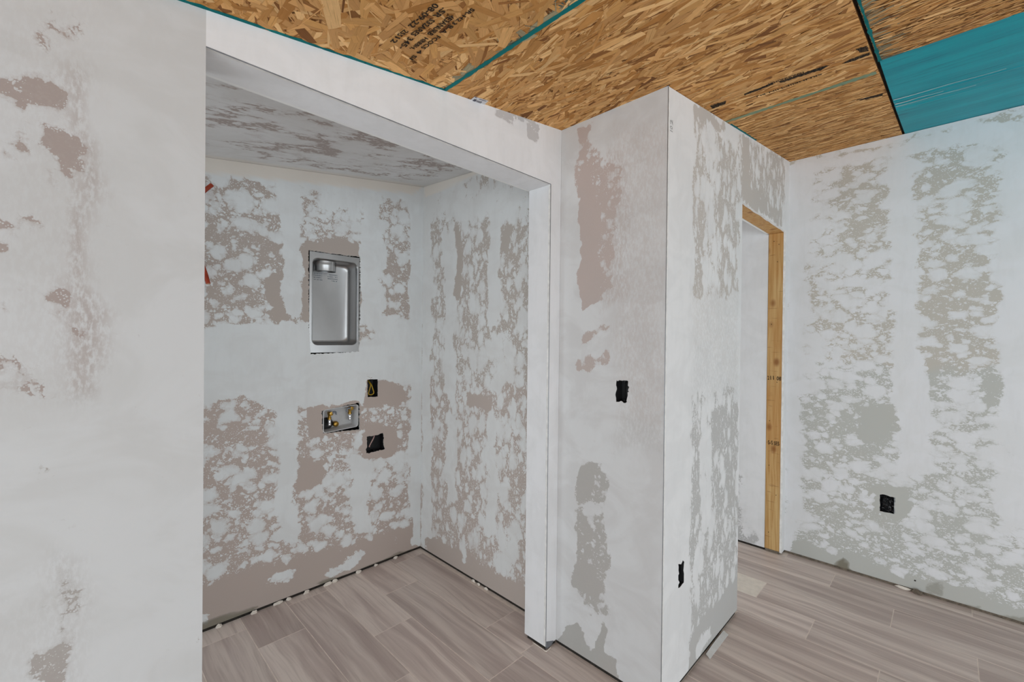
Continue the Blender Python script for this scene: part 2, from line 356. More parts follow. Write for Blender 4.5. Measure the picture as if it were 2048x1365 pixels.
def sheet(name, pl, outline, mapf, inward, mat, base=1.0, patches=(), holes=(), step=0.02, thick=0.0127, kind='structure', parent=None, rim=1):
    """A sheet of wallboard: gridded face with coverage attributes, ragged cut-outs, cut edges and a back."""
    xs = [p[0] for p in outline]; ys = [p[1] for p in outline]
    gx = np.arange(min(xs)+step/2, max(xs), step); gy = np.arange(min(ys)+step/2, max(ys), step)
    X, Yg = np.meshgrid(gx, gy); X, Yg = X.ravel(), Yg.ravel()
    keep = sdist(X, Yg, outline) < -step*0.4
    for h in holes: keep &= sdist(X, Yg, h) > step*0.25
    pts = [Vector((a, b)) for a, b in zip(X[keep], Yg[keep])]; edges = []
    loops = [list(outline)]+[list(h) for h in holes]
    for lp in loops:
        d = []
        for i in range(len(lp)):
            a, b = lp[i], lp[(i+1) % len(lp)]; k = max(1, int(math.hypot(b[0]-a[0], b[1]-a[1])/(step*1.5))) if lp is loops[0] else 1
            d += [(a[0]+(b[0]-a[0])*j/k, a[1]+(b[1]-a[1])*j/k) for j in range(k)]
        o = len(pts); pts += [Vector(q) for q in d]; edges += [(o+i, o+(i+1) % len(d)) for i in range(len(d))]
    v, e, f, ov, oe, of = delaunay_2d_cdt(pts, edges, [], 0, 1e-6)
    vx = np.array([q[0] for q in v]); vy = np.array([q[1] for q in v])
    F = np.array(f); cx, cyy = vx[F].mean(1), vy[F].mean(1)
    ok = inside(cx, cyy, outline)
    for h in holes: ok &= ~inside(cx, cyy, h)
    F = F[ok]
    inw = np.array(inward, float)
    front = [np.array(mapf(a, b)) for a, b in zip(vx, vy)]
    # orientation
    a, b, c = (front[i] for i in F[0])
    if np.dot(np.cross(b-a, c-a), inw) > 0: F = F[:, ::-1]
    nv = len(front); vert = front+[p+inw*thick for p in front]
    faces = [tuple(int(i) for i in t) for t in F]; nf = len(faces)
    faces += [tuple(int(i)+nv for i in t[::-1]) for t in F]
    cnt = {}
    for t in F:
        for i in range(3):
            k = (int(t[i]), int(t[(i+1) % 3])); cnt[k] = 1
    for (i, j) in cnt:
        if (j, i) not in cnt: faces.append((j, i, i+nv, j+nv))
    me = bpy.data.meshes.new(name); me.from_pydata([tuple(p) for p in vert], [], faces); me.update()
    A = {'cov': np.full(nv, float(base)), 'thin': np.zeros(nv), 'stain': np.zeros(nv), 'cream': np.zeros(nv)}
    wx, wy = vx+wobble(vx, vy, 1), vy+wobble(vx, vy, 2)
    for at, val, soft, poly in patches:
        if at in ('cream', 'stain'): qx, qy = vx, vy
        else: qx, qy = wx, wy
        wgt = np.clip(0.5-sdist(qx, qy, poly)/(2*soft), 0, 1); wgt = wgt*wgt*(3-2*wgt)
        A[at] = A[at]*(1-wgt)+val*wgt
    for k, arr in A.items():
        at = me.attributes.new(k, 'FLOAT', 'POINT'); at.data.foreach_set('value', np.concatenate([arr, arr]).astype(np.float32))
    me.materials.append(M[mat]); me.materials.append(M['gypsum'])
    mi = np.zeros(len(faces), np.int32); mi[nf:] = rim; me.polygons.foreach_set('material_index', mi)
    o = link(name, me, None, parent, kind); return o
mapY = lambda Y: (lambda s, t: (s, Y, t))
mapX = lambda X: (lambda s, t: (X, s, t))
GAP = 0.015
def pp(pl, at, val, soft, *pts): return (at, val, soft, sts(pl, pts))
def rc(pl, at, val, soft, x0, y0, x1, y1): return (at, val, soft, sts(pl, [(x0, y0), (x1, y0), (x1, y1), (x0, y1)]))

# ================================================================== STRUCTURE
# ---------------- walls in view
L = 'left'
lp = [(at, v-0.35 if at == 'cov' else v, s, p) for at, v, s, p in [
    rc(L, 'thin', 0.12, 0.08, -60, 0, 190, 830),
    rc(L, 'thin', 0.75, 0.02, 150, 130, 186, 790),
    rc(L, 'thin', 0.75, 0.03, 140, 600, 178, 800),
    pp(L, 'cov', 0.15, 0.015, (70, 45), (95, 18), (115, 45), (170, 50), (178, 75), (110, 84), (72, 55)),
    pp(L, 'cov', -0.1, 0.015, (-40, 135), (30, 150), (60, 175), (50, 150), (85, 118), (120, 135), (147, 160), (150, 240), (125, 222), (80, 232), (40, 218), (-40, 205)),
    pp(L, 'cov', -1.3, 0.012, (55, 172), (90, 150), (118, 148), (125, 180), (140, 200), (90, 212), (60, 200)),
    pp(L, 'cov', 0.1, 0.015, (68, 265), (85, 252), (110, 270), (147, 262), (147, 345), (130, 370), (75, 368), (80, 335), (110, 325)),
    pp(L, 'cov', -1.3, 0.01, (72, 266), (100, 258), (146, 270), (144, 318), (115, 330), (85, 300)),
    pp(L, 'cov', -0.25, 0.012, (-40, 250), (35, 268), (30, 300), (-40, 300)),
    pp(L, 'cov', 0.35, 0.012, (128, 370), (152, 365), (148, 390), (130, 385)),
    pp(L, 'cov', 0.0, 0.015, (-40, 425), (55, 428), (70, 455), (-40, 462)),
    pp(L, 'cov', -0.6, 0.012, (-40, 484), (36, 484), (10, 510), (-40, 515)),
    pp(L, 'cov', -0.1, 0.012, (-40, 585), (25, 590), (20, 622), (-40, 628)),
    pp(L, 'cov', 0.2, 0.01, (72, 596), (130, 592), (145, 600), (140, 650), (95, 630)),
    pp(L, 'cov', -0.3, 0.01, (138, 655), (160, 655), (156, 692), (142, 660)),
    pp(L, 'cov', 0.0, 0.015, (-40, 730), (40, 732), (65, 775), (98, 790), (90, 800), (-40, 795)),
    pp(L, 'cov', 0.35, 0.02, (100, 1160), (150, 1130), (145, 1240), (120, 1250)),
    pp(L, 'cov', -0.05, 0.015, (15, 1325), (55, 1290), (110, 1260), (140, 1225), (148, 1300), (135, 1365), (60, 1400)),
    rc(L, 'thin', 0.55, 0.04, 100, 1120, 150, 1400),
    rc(L, 'thin', 0.15, 0.08, -60, 1200, 140, 1400),
]]
ceilL = [(x, zc(x, Y1)-0.001) for x in (XL, -0.6, XW)]
wall_left = sheet('wall_left', L, [(XW, GAP), (XL, GAP)]+ceilL, mapY(Y1), (0, 1, 0), 'dw_left', 1.35, lp)
hp = [pp(L, 'cov', -1.3, 0.006, (1050, 252), (1077, 262), (1075, 288), (1055, 272)),
      pp(L, 'cov', -0.5, 0.008, (984, 220), (1018, 230), (1045, 248), (1018, 254), (990, 240)),
      pp(L, 'cov', -0.7, 0.006, (1000, 222), (1080, 250), (1078, 260), (1040, 246))]
wall_header = sheet('wall_header', L, [(XL, HB), (XR, HB), (XR, GAP), (X4, GAP), (X4, zc(X4, Y1)-0.001), (XL, zc(XL, Y1)-0.001)], mapY(Y1), (0, 1, 0), 'dw_head', 1.5, hp)
# lining of the opening: soffit and right reveal
sheet('soffit_lining', None, [(XL, Y1+0.0127), (XR, Y1+0.0127), (XR, Y1+TH), (XL, Y1+TH)], lambda s, t: (s, t, HB), (0, 0, 1), 'dw_head', 1.6, kind=None, parent=wall_header)
sheet('jamb_lining', None, [(Y1+0.0127, GAP), (Y1+TH, GAP), (Y1+TH, HB-0.0005), (Y1+0.0127, HB-0.0005)], mapX(XR), (1, 0, 0), 'dw_head', 1.6, kind=None, parent=wall_header)
boxobj('jamb_lining', XL-0.0127, XL-0.0002, Y1+0.0128, Y1+TH, GAP, HB, 'paint', wall_left)
# alcove side of the front wall
boxobj('backing_board', XA, XL-0.013, Y1+TH-0.0127, Y1+TH-0.0005, GAP, 2.25, 'paint', wall_left)
boxobj('backing_board', XL-0.013, X3, Y1+TH+0.0003, Y1+TH+0.0127, HB+0.0005, 2.33, 'paint', wall_header)
boxobj('backing_board', XR+0.013, X3-0.001, Y1+TH-0.0127, Y1+TH-0.0005, GAP, HB, 'paint', wall_header)

# alcove back wall with its cut-outs
B = 'back'
VENT = (0.932, 1.221, 1.329, 1.892)
vent_hole = ragged(sts(B, [(617, 501), (721, 514), (721, 602), (718, 704), (621, 709), (618, 640)]), 0.007, 0.0022, 3)
wash_hole = ragged(sts(B, [(643, 822), (719, 806), (719.5, 860), (646, 867)]), 0.008, 0.0018, 5)
sw_hole = ragged(sts(B, [(735, 760), (755.5, 759), (756, 794), (735.5, 795)]), 0.008, 0.0012, 9)
Z3 = lambda pts, ox, oy, s: [(ox+a/s, oy+b/s) for a, b in pts]
rec_hole = ragged(sts(B, Z3([(1085, 830), (1280, 800), (1420, 752), (1440, 800), (1440, 1000), (1470, 1090), (1250, 1150), (1080, 1178), (1065, 1100), (1095, 1050), (1090, 950)], 630, 795, 10.5)), 0.008, 0.0016, 11)
bp = [
    rc(B, 'cov', 0.0, 0.05, 380, 380, 830, 660),
    rc(B, 'cov', 0.25, 0.04, 600, 370, 830, 480),
    rc(B, 'cov', -0.12, 0.04, 400, 470, 560, 650),
    rc(B, 'cov', 1.6, 0.012, 566, 372, 600, 620), pp(B, 'cov', 1.6, 0.012, (570, 600), (600, 600), (598, 632), (578, 630)),
    pp(B, 'cov', -1.4, 0.01, (606, 510), (624, 480), (720, 488), (722, 520), (722, 640), (607, 648)),
    pp(B, 'cov', -1.3, 0.01, (540, 560), (562, 545), (566, 640), (540, 650)),
    pp(B, 'cov', 1.7, 0.014, (722, 380), (745, 385), (768, 520), (775, 650), (722, 650)),
    pp(B, 'cov', 1.0, 0.03, (760, 600), (826, 600), (826, 770), (740, 770)),
    rc(B, 'cov', -0.1, 0.03, 765, 520, 825, 640),
    rc(B, 'cov', 1.0, 0.03, 640, 375, 720, 420),
    pp(B, 'cov', 1.8, 0.018, (370, 660), (450, 652), (540, 655), (560, 638), (620, 650), (700, 700), (826, 640), (826, 760), (735, 745), (732, 802), (560, 815), (480, 795), (370, 808)),
    rc(B, 'cov', -0.12, 0.03, 380, 825, 560, 1010),
    rc(B, 'cov', -0.1, 0.03, 590, 830, 640, 1010),
    rc(B, 'cov', 0.1, 0.03, 640, 900, 800, 1010),
    rc(B, 'cov', -0.05, 0.03, 380, 1000, 825, 1120),
    rc(B, 'cov', 1.5, 0.016, 556, 815, 590, 1075),
    rc(B, 'cov', 1.3, 0.016, 704, 912, 738, 1060),
    pp(B, 'cov', -1.3, 0.012, (617, 822), (645, 806), (720, 800), (722, 815), (722, 862), (700, 868), (617, 872)),
    pp(B, 'cov', -1.3, 0.012, (735, 765), (800, 765), (806, 800), (790, 815), (730, 812)),
    pp(B, 'cov', -1.3, 0.012, (730, 855), (775, 850), (800, 880), (790, 915), (730, 915)),
    pp(B, 'cov', -1.2, 0.014, (595, 920), (640, 918), (640, 970), (600, 970)),
    pp(B, 'cov', -1.3, 0.03, (370, 1180), (560, 1130), (860, 1040), (860, 1130), (370, 1300)),
    pp(B, 'cov', 0.9, 0.012, (640, 1155), (690, 1120), (712, 1092), (738, 1100), (715, 1130), (660, 1160)),
    pp(B, 'cov', 0.6, 0.012, (515, 1170), (560, 1140), (590, 1138), (580, 1160), (540, 1172)),
    pp(B, 'cov', 0.7, 0.012, (370, 1225), (425, 1222), (425, 1238), (370, 1260)),
    rc(B, 'cov', 1.8, 0.010, 822, 370, 870, 1098),
    pp(B, 'cov', 1.8, 0.008, (360, 290), (411, 300), (860, 365), (860, 400), (411, 350), (360, 345)),
    pp(B, 'cream', 0.8, 0.008, (360, 290), (411, 300), (860, 365), (825, 388), (411, 345), (360, 340)),
    pp(B, 'stain', 0.9, 0.004, (370, 1258), (410, 1244), (560, 1196), (640, 1163), (700, 1148), (800, 1105), (845, 1094), (845, 1120), (370, 1300)),
    pp(B, 'stain', 0.0, 0.004, (515, 1205), (560, 1185), (640, 1168), (640, 1200), (515, 1240)),
]
wall_back = sheet('wall_back', B, [(XA, GAP), (X3, GAP), (X3, za(X3, Y2)-0.001), (XA, za(XA, Y2)-0.001)], mapY(Y2), (0, 1, 0), 'dw_back', 0.0, bp,
                  [vent_hole, wash_hole, sw_hole, rec_hole], step=0.018)
# alcove right wall
A_ = 'aright'
ap = [
    rc(A_, 'cov', 0.0, 0.05, 866, 460, 1060, 1100),
    rc(A_, 'cov', 0.2, 0.04, 900, 700, 1030, 860),
    rc(A_, 'cov', 0.9, 0.04, 850, 370, 1060, 440),
    rc(A_, 'cov', 0.0, 0.02, 910, 440, 975, 600),
    rc(A_, 'cov', -1.2, 0.008, 910, 455, 922, 600),
    rc(A_, 'cov', 1.5, 0.008, 890, 470, 909, 790), rc(A_, 'cov', 1.3, 0.008, 893, 830, 912, 1000),
    rc(A_, 'cov', 1.5, 0.008, 976, 410, 999, 650), rc(A_, 'cov', 1.1, 0.008, 975, 840, 993, 1070),
    pp(A_, 'cov', 1.0, 0.02, (985, 690), (1020, 660), (1025, 760), (985, 780)),
    rc(A_, 'cov', -1.1, 0.008, 1002, 455, 1022, 500),
    rc(A_, 'cov', -1.0, 0.015, 935, 790, 980, 820),
    pp(A_, 'cov', -1.3, 0.02, (855, 1075), (900, 1090), (960, 1130), (1060, 1180), (1060, 1250), (855, 1130)),
    pp(A_, 'cov', 0.7, 0.012, (918, 1085), (928, 1090), (932, 1135), (924, 1120)), pp(A_, 'cov', 0.8, 0.012, (985, 1130), (1010, 1060), (1025, 1060), (1035, 1160), (1000, 1150)),
    rc(A_, 'cov', 1.7, 0.006, 845, 360, 862, 1080),
    pp(A_, 'cream', 0.7, 0.006, (848, 372), (965, 325), (965, 345), (850, 395)), pp(A_, 'cov', 1.7, 0.006, (848, 372), (965, 325), (965, 345), (850, 395)),
]
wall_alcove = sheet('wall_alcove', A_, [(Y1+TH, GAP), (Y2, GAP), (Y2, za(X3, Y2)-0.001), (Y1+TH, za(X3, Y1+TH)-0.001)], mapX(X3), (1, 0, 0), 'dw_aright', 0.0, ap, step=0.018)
# alcove ceiling (it follows the slope of the boards above)
C_ = 'alc'
cp_ = [rc(C_, 'cov', 0.75, 0.05, 411, 140, 470, 320),
       pp(C_, 'cov', -0.15, 0.04, (590, 220), (700, 240), (800, 290), (780, 300), (640, 250)),
       pp(C_, 'cov', -0.1, 0.04, (600, 270), (700, 280), (680, 320), (590, 300)),
       pp(C_, 'cov', -0.1, 0.03, (415, 225), (470, 220), (460, 250), (415, 250)),
       pp(C_, 'cov', 0.0, 0.03, (820, 310), (930, 330), (880, 345), (800, 330)),
       ('cov', 1.6, 0.02, [(XA, Y2-0.09), (X3, Y2-0.09), (X3, Y2+0.1), (XA, Y2+0.1)]), ('cov', 1.6, 0.015, [(X3-0.09, 1), (X3+0.1, 1), (X3+0.1, 3), (X3-0.09, 3)]),
       ('cream', 0.45, 0.02, [(XA, Y2-0.04), (X3, Y2-0.04), (X3, Y2+0.1), (XA, Y2+0.1)])]
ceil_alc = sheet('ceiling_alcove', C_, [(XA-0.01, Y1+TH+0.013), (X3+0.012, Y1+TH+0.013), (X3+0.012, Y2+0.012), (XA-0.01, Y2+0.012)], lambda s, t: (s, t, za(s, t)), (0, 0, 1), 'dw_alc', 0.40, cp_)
# pier: left face and front face
Q = 'p2'
box_hole = ragged(sts(Q, Z3([(455, 415), (480, 450), (525, 420), (600, 435), (740, 430), (765, 450), (760, 570), (795, 610), (765, 700), (785, 730), (755, 760), (755, 850), (720, 990), (740, 1005),
                            (690, 1050), (650, 1045), (575, 985), (520, 1015), (440, 1015), (430, 860), (415, 815), (440, 720), (460, 640), (440, 560), (440, 490)], 1200, 730, 13.64)), 0.006, 0.0006, 2)
qp = [
    rc(Q, 'thin', 0.35, 0.06, 1230, 250, 1330, 900),
    pp(Q, 'cov', 0.05, 0.012, (1157, 262), (1180, 255), (1195, 300), (1240, 330), (1228, 470), (1225, 570), (1200, 600), (1168, 612), (1160, 480), (1156, 350)),
    pp(Q, 'cov', -0.5, 0.012, (1158, 290), (1175, 290), (1180, 350), (1195, 390), (1195, 450), (1160, 450)),
    pp(Q, 'cov', -1.6, 0.010, (1160, 395), (1192, 400), (1200, 460), (1190, 500), (1205, 560), (1190, 600), (1166, 612), (1160, 500)),
    pp(Q, 'cov', -0.3, 0.008, (1158, 672), (1175, 662), (1225, 655), (1222, 672), (1185, 680), (1160, 690)),
    pp(Q, 'cov', -0.3, 0.008, (1154, 715), (1180, 705), (1222, 695), (1215, 720), (1185, 735), (1156, 738)),
    pp(Q, 'cov', -0.15, 0.010, (1155, 930), (1185, 925), (1215, 960), (1215, 1100), (1212, 1230), (1170, 1240), (1150, 1150), (1152, 1040)),
    pp(Q, 'cov', -1.0, 0.008, (1158, 935), (1180, 940), (1178, 1000), (1158, 1000)), pp(Q, 'cov', -1.0, 0.010, (1152, 1130), (1175, 1125), (1205, 1180), (1200, 1200), (1152, 1180)),
    pp(Q, 'cov', 1.1, 0.008, (1165, 1010), (1190, 1003), (1210, 1010), (1205, 1035), (1170, 1035)),
    pp(Q, 'cov', 1.0, 0.008, (1152, 1205), (1165, 1200), (1185, 1290), (1170, 1285)),
    pp(Q, 'cov', -1.6, 0.008, (1126, 1262), (1150, 1232), (1165, 1275), (1180, 1300), (1205, 1240), (1212, 1310), (1236, 1335), (1240, 1400), (1100, 1310)),
    pp(Q, 'cov', -0.4, 0.008, (1150, 270), (1195, 245), (1180, 275), (1165, 290)),
    pp(Q, 'thin', 0.6, 0.02, (1215, 290), (1250, 290), (1250, 600), (1200, 620)),
]
qp = [(a, v-0.3 if (a == 'cov' and v < 0.5) else v, b, c) for a, v, b, c in qp]
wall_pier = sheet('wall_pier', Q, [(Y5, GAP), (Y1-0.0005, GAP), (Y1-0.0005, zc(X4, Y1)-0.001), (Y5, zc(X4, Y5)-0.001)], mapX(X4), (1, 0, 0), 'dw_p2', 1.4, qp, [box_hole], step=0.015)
K = 'col'
slot_hole = ragged(sts(K, Z3([(330, 485), (400, 490), (430, 430), (440, 390), (480, 430), (475, 480), (460, 640), (475, 720), (470, 940), (430, 980), (380, 1050), (330, 1085), (330, 1000), (360, 940), (330, 880), (330, 760), (350, 720), (335, 640)],
                             1330, 1090, 12.41)), 0.01, 0.0012, 4)
kp = [
    pp(K, 'cov', -0.1, 0.02, (1388, 215), (1412, 240), (1412, 600), (1386, 600)),
    pp(K, 'cov', -0.1, 0.02, (1432, 260), (1478, 290), (1478, 590), (1430, 600)),
    pp(K, 'cov', 0.4, 0.02, (1412, 250), (1432, 260), (1432, 600), (1412, 600)),
    pp(K, 'cov', -1.4, 0.02, (1388, 206), (1420, 225), (1450, 246), (1450, 258), (1392, 232)),
    pp(K, 'cov', 0.3, 0.03, (1385, 780), (1475, 770), (1475, 860), (1385, 880)),
    pp(K, 'cov', -0.1, 0.03, (1380, 860), (1406, 860), (1404, 1080), (1378, 1090)),
    pp(K, 'cov', -0.25, 0.03, (1424, 830), (1476, 800), (1476, 1060), (1420, 1120)),
    pp(K, 'cov', -0.1, 0.03, (1378, 1080), (1475, 1000), (1475, 1240), (1378, 1330)),
    pp(K, 'cov', 0.8, 0.02, (1404, 860), (1422, 860), (1412, 1060), (1384, 1220), (1378, 1200), (1400, 1050)),
    pp(K, 'cov', -1.4, 0.02, (1378, 1280), (1475, 1160), (1475, 1240), (1370, 1375)),
    pp(K, 'cov', 0.6, 0.02, (1385, 1300), (1420, 1250), (1425, 1270), (1395, 1320)),
    pp(K, 'cov', -0.2, 0.04, (1478, 260), (1570, 310), (1575, 450), (1480, 400)),
    pp(K, 'cov', -1.4, 0.02, (1487, 270), (1498, 278), (1500, 400), (1487, 395)), pp(K, 'cov', -1.0, 0.03, (1487, 370), (1560, 420), (1565, 455), (1487, 408)),
    pp(K, 'cov', 1.4, 0.02, (1571, 300), (1586, 320), (1586, 1130), (1566, 1120)),
    pp(K, 'thin', 0.35, 0.05, (1386, 580), (1478, 580), (1478, 800), (1386, 780)),
]
hx = XS - 0.004
door_edge = [(hx, GAP)]+[(hx+random.gauss(0, 0.0012), GAP+(DH-GAP)*k/60) for k in range(1, 60)]+[(hx, DH)]+\
            [(hx+(X6-hx)*k/20, DH+random.gauss(0, 0.0012)) for k in range(1, 20)]+[(X6, DH)]
wall_front = sheet('wall_front', K, [(X4+0.0129, GAP), (X6, GAP)]+door_edge[::-1]+[(X7, GAP), (X7, zc(X7, Y5)-0.001), (X4+0.0129, zc(X4, Y5)-0.001)], mapY(Y5), (0, 1, 0), 'dw_col', 1.5, kp, [slot_hole])
boxobj('end_board', X6-0.0127, X6-0.0002, Y5+0.0128, Y5+0.1, GAP, DH, 'gypsum', wall_front)
boxobj('backing_board', X4+0.08, X6, Y5+0.102, Y5+0.1147, GAP, 2.45, 'paint', wall_front)
boxobj('backing_board', X6, X7, Y5+0.102, Y5+0.1147, DH, 2.62, 'paint', wall_front)
# right wall
Rw = 'right'
sq_hole = ragged(sts(Rw, [(1759.5, 990), (1766, 989.5), (1790, 996), (1789.5, 1011), (1788.5, 1029), (1759.5, 1023)]), 0.01, 0.0014, 6)
rp = [
    rc(Rw, 'cov', 1.6, 0.05, 1572, 300, 1625, 1060), pp(Rw, 'cov', 1.4, 0.03, (1560, 1040), (1604, 1040), (1598, 1090), (1560, 1110)),
    pp(Rw, 'cov', 1.3, 0.05, (1570, 310), (1620, 305), (2060, 215), (2060, 290), (1900, 280), (1790, 330), (1620, 345)),
    pp(Rw, 'cov', 0.25, 0.04, (1620, 340), (1680, 340), (1690, 560), (1600, 580)),
    pp(Rw, 'cov', -0.2, 0.05, (1680, 320), (1785, 310), (1785, 470), (1680, 470)),
    pp(Rw, 'cov', 0.0, 0.05, (1610, 560), (1785, 520), (1785, 830), (1605, 860)),
    pp(Rw, 'cov', 0.6, 0.04, (1600, 660), (1680, 690), (1690, 740), (1600, 760)),
    pp(Rw, 'cov', -0.25, 0.05, (1600, 790), (1800, 800), (1800, 950), (1600, 950)),
    pp(Rw, 'cov', -0.15, 0.05, (1826, 290), (1995, 290), (1998, 600), (1828, 600)),
    pp(Rw, 'cov', -0.3, 0.05, (1830, 580), (2005, 580), (2000, 750), (1832, 740)),
    pp(Rw, 'cov', 0.1, 0.05, (1845, 760), (2005, 740), (2005, 960), (1850, 960)),
    pp(Rw, 'cov', -0.8, 0.02, (1972, 760), (2005, 750), (2000, 835), (1965, 830)), pp(Rw, 'cov', -1.0, 0.015, (1842, 720), (1870, 722), (1860, 800), (1842, 805)),
    pp(Rw, 'cov', 1.6, 0.03, (1787, 330), (1826, 320), (1832, 700), (1848, 760), (1852, 960), (1800, 960), (1790, 700)),
    pp(Rw, 'cov', -0.15, 0.05, (1600, 950), (2060, 950), (2060, 1170), (1600, 1110)),
    pp(Rw, 'cov', 0.3, 0.05, (1800, 960), (1860, 960), (1860, 1000), (1800, 1010)),
    pp(Rw, 'cov', 1.5, 0.04, (2002, 270), (2080, 260), (2080, 1000), (2002, 1000)),
    pp(Rw, 'cov', 1.0, 0.04, (1995, 1000), (2060, 1000), (2060, 1090), (2000, 1070)),
    pp(Rw, 'cov', -1.3, 0.025, (1592, 1085), (1700, 1110), (1800, 1150), (1900, 1180), (2080, 1230), (2080, 1290), (1560, 1140)),
    pp(Rw, 'cov', -1.3, 0.012, (1735, 985), (1765, 972), (1805, 980), (1815, 1020), (1795, 1040), (1760, 1025), (1752, 1040), (1745, 1010)),
    pp(Rw, 'cov', -1.2, 0.03, (1725, 810), (1785, 815), (1780, 880), (1725, 885)),
    pp(Rw, 'cov', 1.5, 0.015, (1745, 990), (1757, 990), (1754, 1012), (1747, 1000)),
    pp(Rw, 'cov', -0.3, 0.015, (1570, 324), (1640, 308), (1700, 300), (1800, 278), (2060, 216), (2060, 232), (1900, 262), (1800, 290), (1660, 316), (1580, 334)),
    pp(Rw, 'stain', 1.0, 0.006, (1660, 1136), (1690, 1112), (1702, 1140), (1700, 1152)),
    pp(Rw, 'stain', 0.75, 0.008, (1700, 1146), (1745, 1152), (1750, 1166), (1700, 1156)),
    pp(Rw, 'stain', 0.5, 0.01, (1850, 1168), (1885, 1160), (1890, 1195), (1850, 1190)), pp(Rw, 'stain', 0.6, 0.008, (1910, 1205), (1965, 1215), (1975, 1240), (1910, 1222)),
    pp(Rw, 'stain', 0.6, 0.01, (2000, 1230), (2060, 1235), (2060, 1270), (2000, 1250)),
]
rp = [(a, v+0.15 if (a == 'cov' and -0.5 < v < 0.3) else v, b, c) for a, v, b, c in rp]
wall_right = sheet('wall_right', Rw, [(YS, GAP), (Y5+0.0125, GAP), (Y5+0.0125, zc(X7, Y5)-0.001), (YS, zc(X7, YS)-0.001)], mapX(X7), (1, 0, 0), 'dw_right', 0.0, rp, [sq_hole])
# wall of the room beyond the doorway
yp = [('cov', -0.9, 0.04, [(0.9, 0), (1.6, 0), (1.6, 0.14), (0.9, 0.10)]), ('cov', -0.2, 0.05, [(1.02, 0.1), (1.6, 0.1), (1.6, 0.6), (1.02, 0.5)]), ('cov', 0.9, 0.02, [(0.95, 0.03), (1.0, 0.03), (1.0, 0.3), (0.95, 0.3)])]
wall_beyond = sheet('wall_beyond', 'beyond', [(Y5+0.1035, GAP), (YN, GAP), (YN, 2.55), (Y5+0.1155, 2.55), (Y5+0.1155, DH-0.003), (Y5+0.1035, DH-0.003)], mapX(3.33), (1, 0, 0), 'dw_head', 1.6, yp, step=0.03)

# thin sole strips, near-black for the shadow in the gap under the board
def gap_shade(x0, x1, y0, y1, par, mat='gap_shade'): boxobj('sole_plate_or_shade', x0, x1, y0, y1, 0.0, GAP-0.001, mat, par)
gap_shade(XA, X3+0.013, Y2+0.004, Y2+0.1, wall_back); gap_shade(X3+0.004, X3+0.06, Y1+TH, Y2, wall_alcove)
gap_shade(X4+0.004, X4+0.055, Y5+0.004, Y1, wall_pier); gap_shade(X4+0.056, X6-0.02, Y5+0.004, Y5+0.1, wall_front)
gap_shade(X7+0.003, X7+0.1, YS, Y5, wall_right, 'dirt'); gap_shade(3.334, 3.42, Y5+0.105, YN, wall_beyond); gap_shade(XR+0.004, X4-0.002, Y1+0.004, Y1+TH-0.015, wall_header)
gap_shade(XW, XL-0.015, Y1+0.0135, Y1+TH-0.015, wall_left)

# ---------------- walls behind the camera and beyond: openings let the daylight in
def wall_with_openings(name, horizontal, fixed, lo, hi, openings, z0, z1, top, thick):
    bm = bmesh.new(); cur = lo; segs = []
    for a, b in sorted(openings):
        segs.append((cur, a, 0.0, top)); segs.append((a, b, 0.0, z0)); segs.append((a, b, z1, top)); cur = b
    segs.append((cur, hi, 0.0, top))
    for a, b, c, d in segs:
        if horizontal: box(bm, a, b, min(fixed, fixed+thick), max(fixed, fixed+thick), c, d)
        else: box(bm, min(fixed, fixed+thick), max(fixed, fixed+thick), a, b, c, d)
    return bmobj(name, bm, 'paint', kind='structure')
wall_with_openings('wall_rear', True, YS, XW, X7, REAR_OPEN, 0.02, 2.0, 2.66, -0.12)
wall_with_openings('wall_west', False, XW, YS, Y1, WEST_OPEN, 0.02, 1.82, 1.88, -0.12)
wall_with_openings('wall_far', True, YN, 1.75, 3.33, [FAR_OPEN], 0.3, 2.0, 2.6, 0.12)
boxobj('wall_passage', 1.73, 1.7427, Y5+0.118, YN, GAP, 2.42, 'paint', kind='structure')
wall_with_openings('wall_alcove_end', False, XA-0.001, Y1+TH, Y2, [FILL_OPEN[:2]], FILL_OPEN[2], FILL_OPEN[3], 2.3, -0.09)

# unseen dark boards added to block sky light leaking through the wall cavities
boxobj('cavity_light_block', XA-0.02, X3+0.1, Y2+0.135, Y2+0.15, 0.0, 2.65, 'gap_shade', wall_back)
boxobj('cavity_light_block', X7+0.11, X7+0.125, YS, YN, 0.0, 2.75, 'gap_shade', wall_right)
boxobj('cavity_light_block', XW, XL, Y1+TH-0.014, Y1+TH-0.0129, 0.0, 2.3, 'gap_shade', wall_left)
boxobj('attic_light_block', XA-0.1, X3+0.14, Y1+0.05, Y2+0.15, 2.68, 2.70, 'gap_shade', ceil_alc); boxobj('attic_light_block', XA-0.1, X3+0.1, Y1+0.06, Y1+0.07, 2.15, 2.68, 'gap_shade', ceil_alc)
boxobj('attic_light_block', XA-0.04, XA-0.02, Y1+0.07, Y2+0.15, 2.2, 2.68, 'gap_shade', ceil_alc)

# ---------------- corner beads
def bead(name, x, y, z0, z1, r=0.0022):
    bm = bmesh.new(); tube(bm, [(x, y, z0), (x, y, z1)], r, 8); return bmobj(name, bm, 'zinc', kind='structure', smooth=True)
b1 = bead('trim_1', X4-0.0004, Y5-0.0004, 0.004, zc(X4, Y5)-0.004, 0.0012)
b2 = bead('trim_2', XR-0.0002, Y1-0.0002, 0.008, HB, 0.0014)
bm = bmesh.new(); tube(bm, [(XL, Y1-0.0002, HB-0.0002), (XR, Y1-0.0002, HB-0.0002)], 0.0014, 8); bmobj('trim_3', bm, 'zinc', kind='structure')
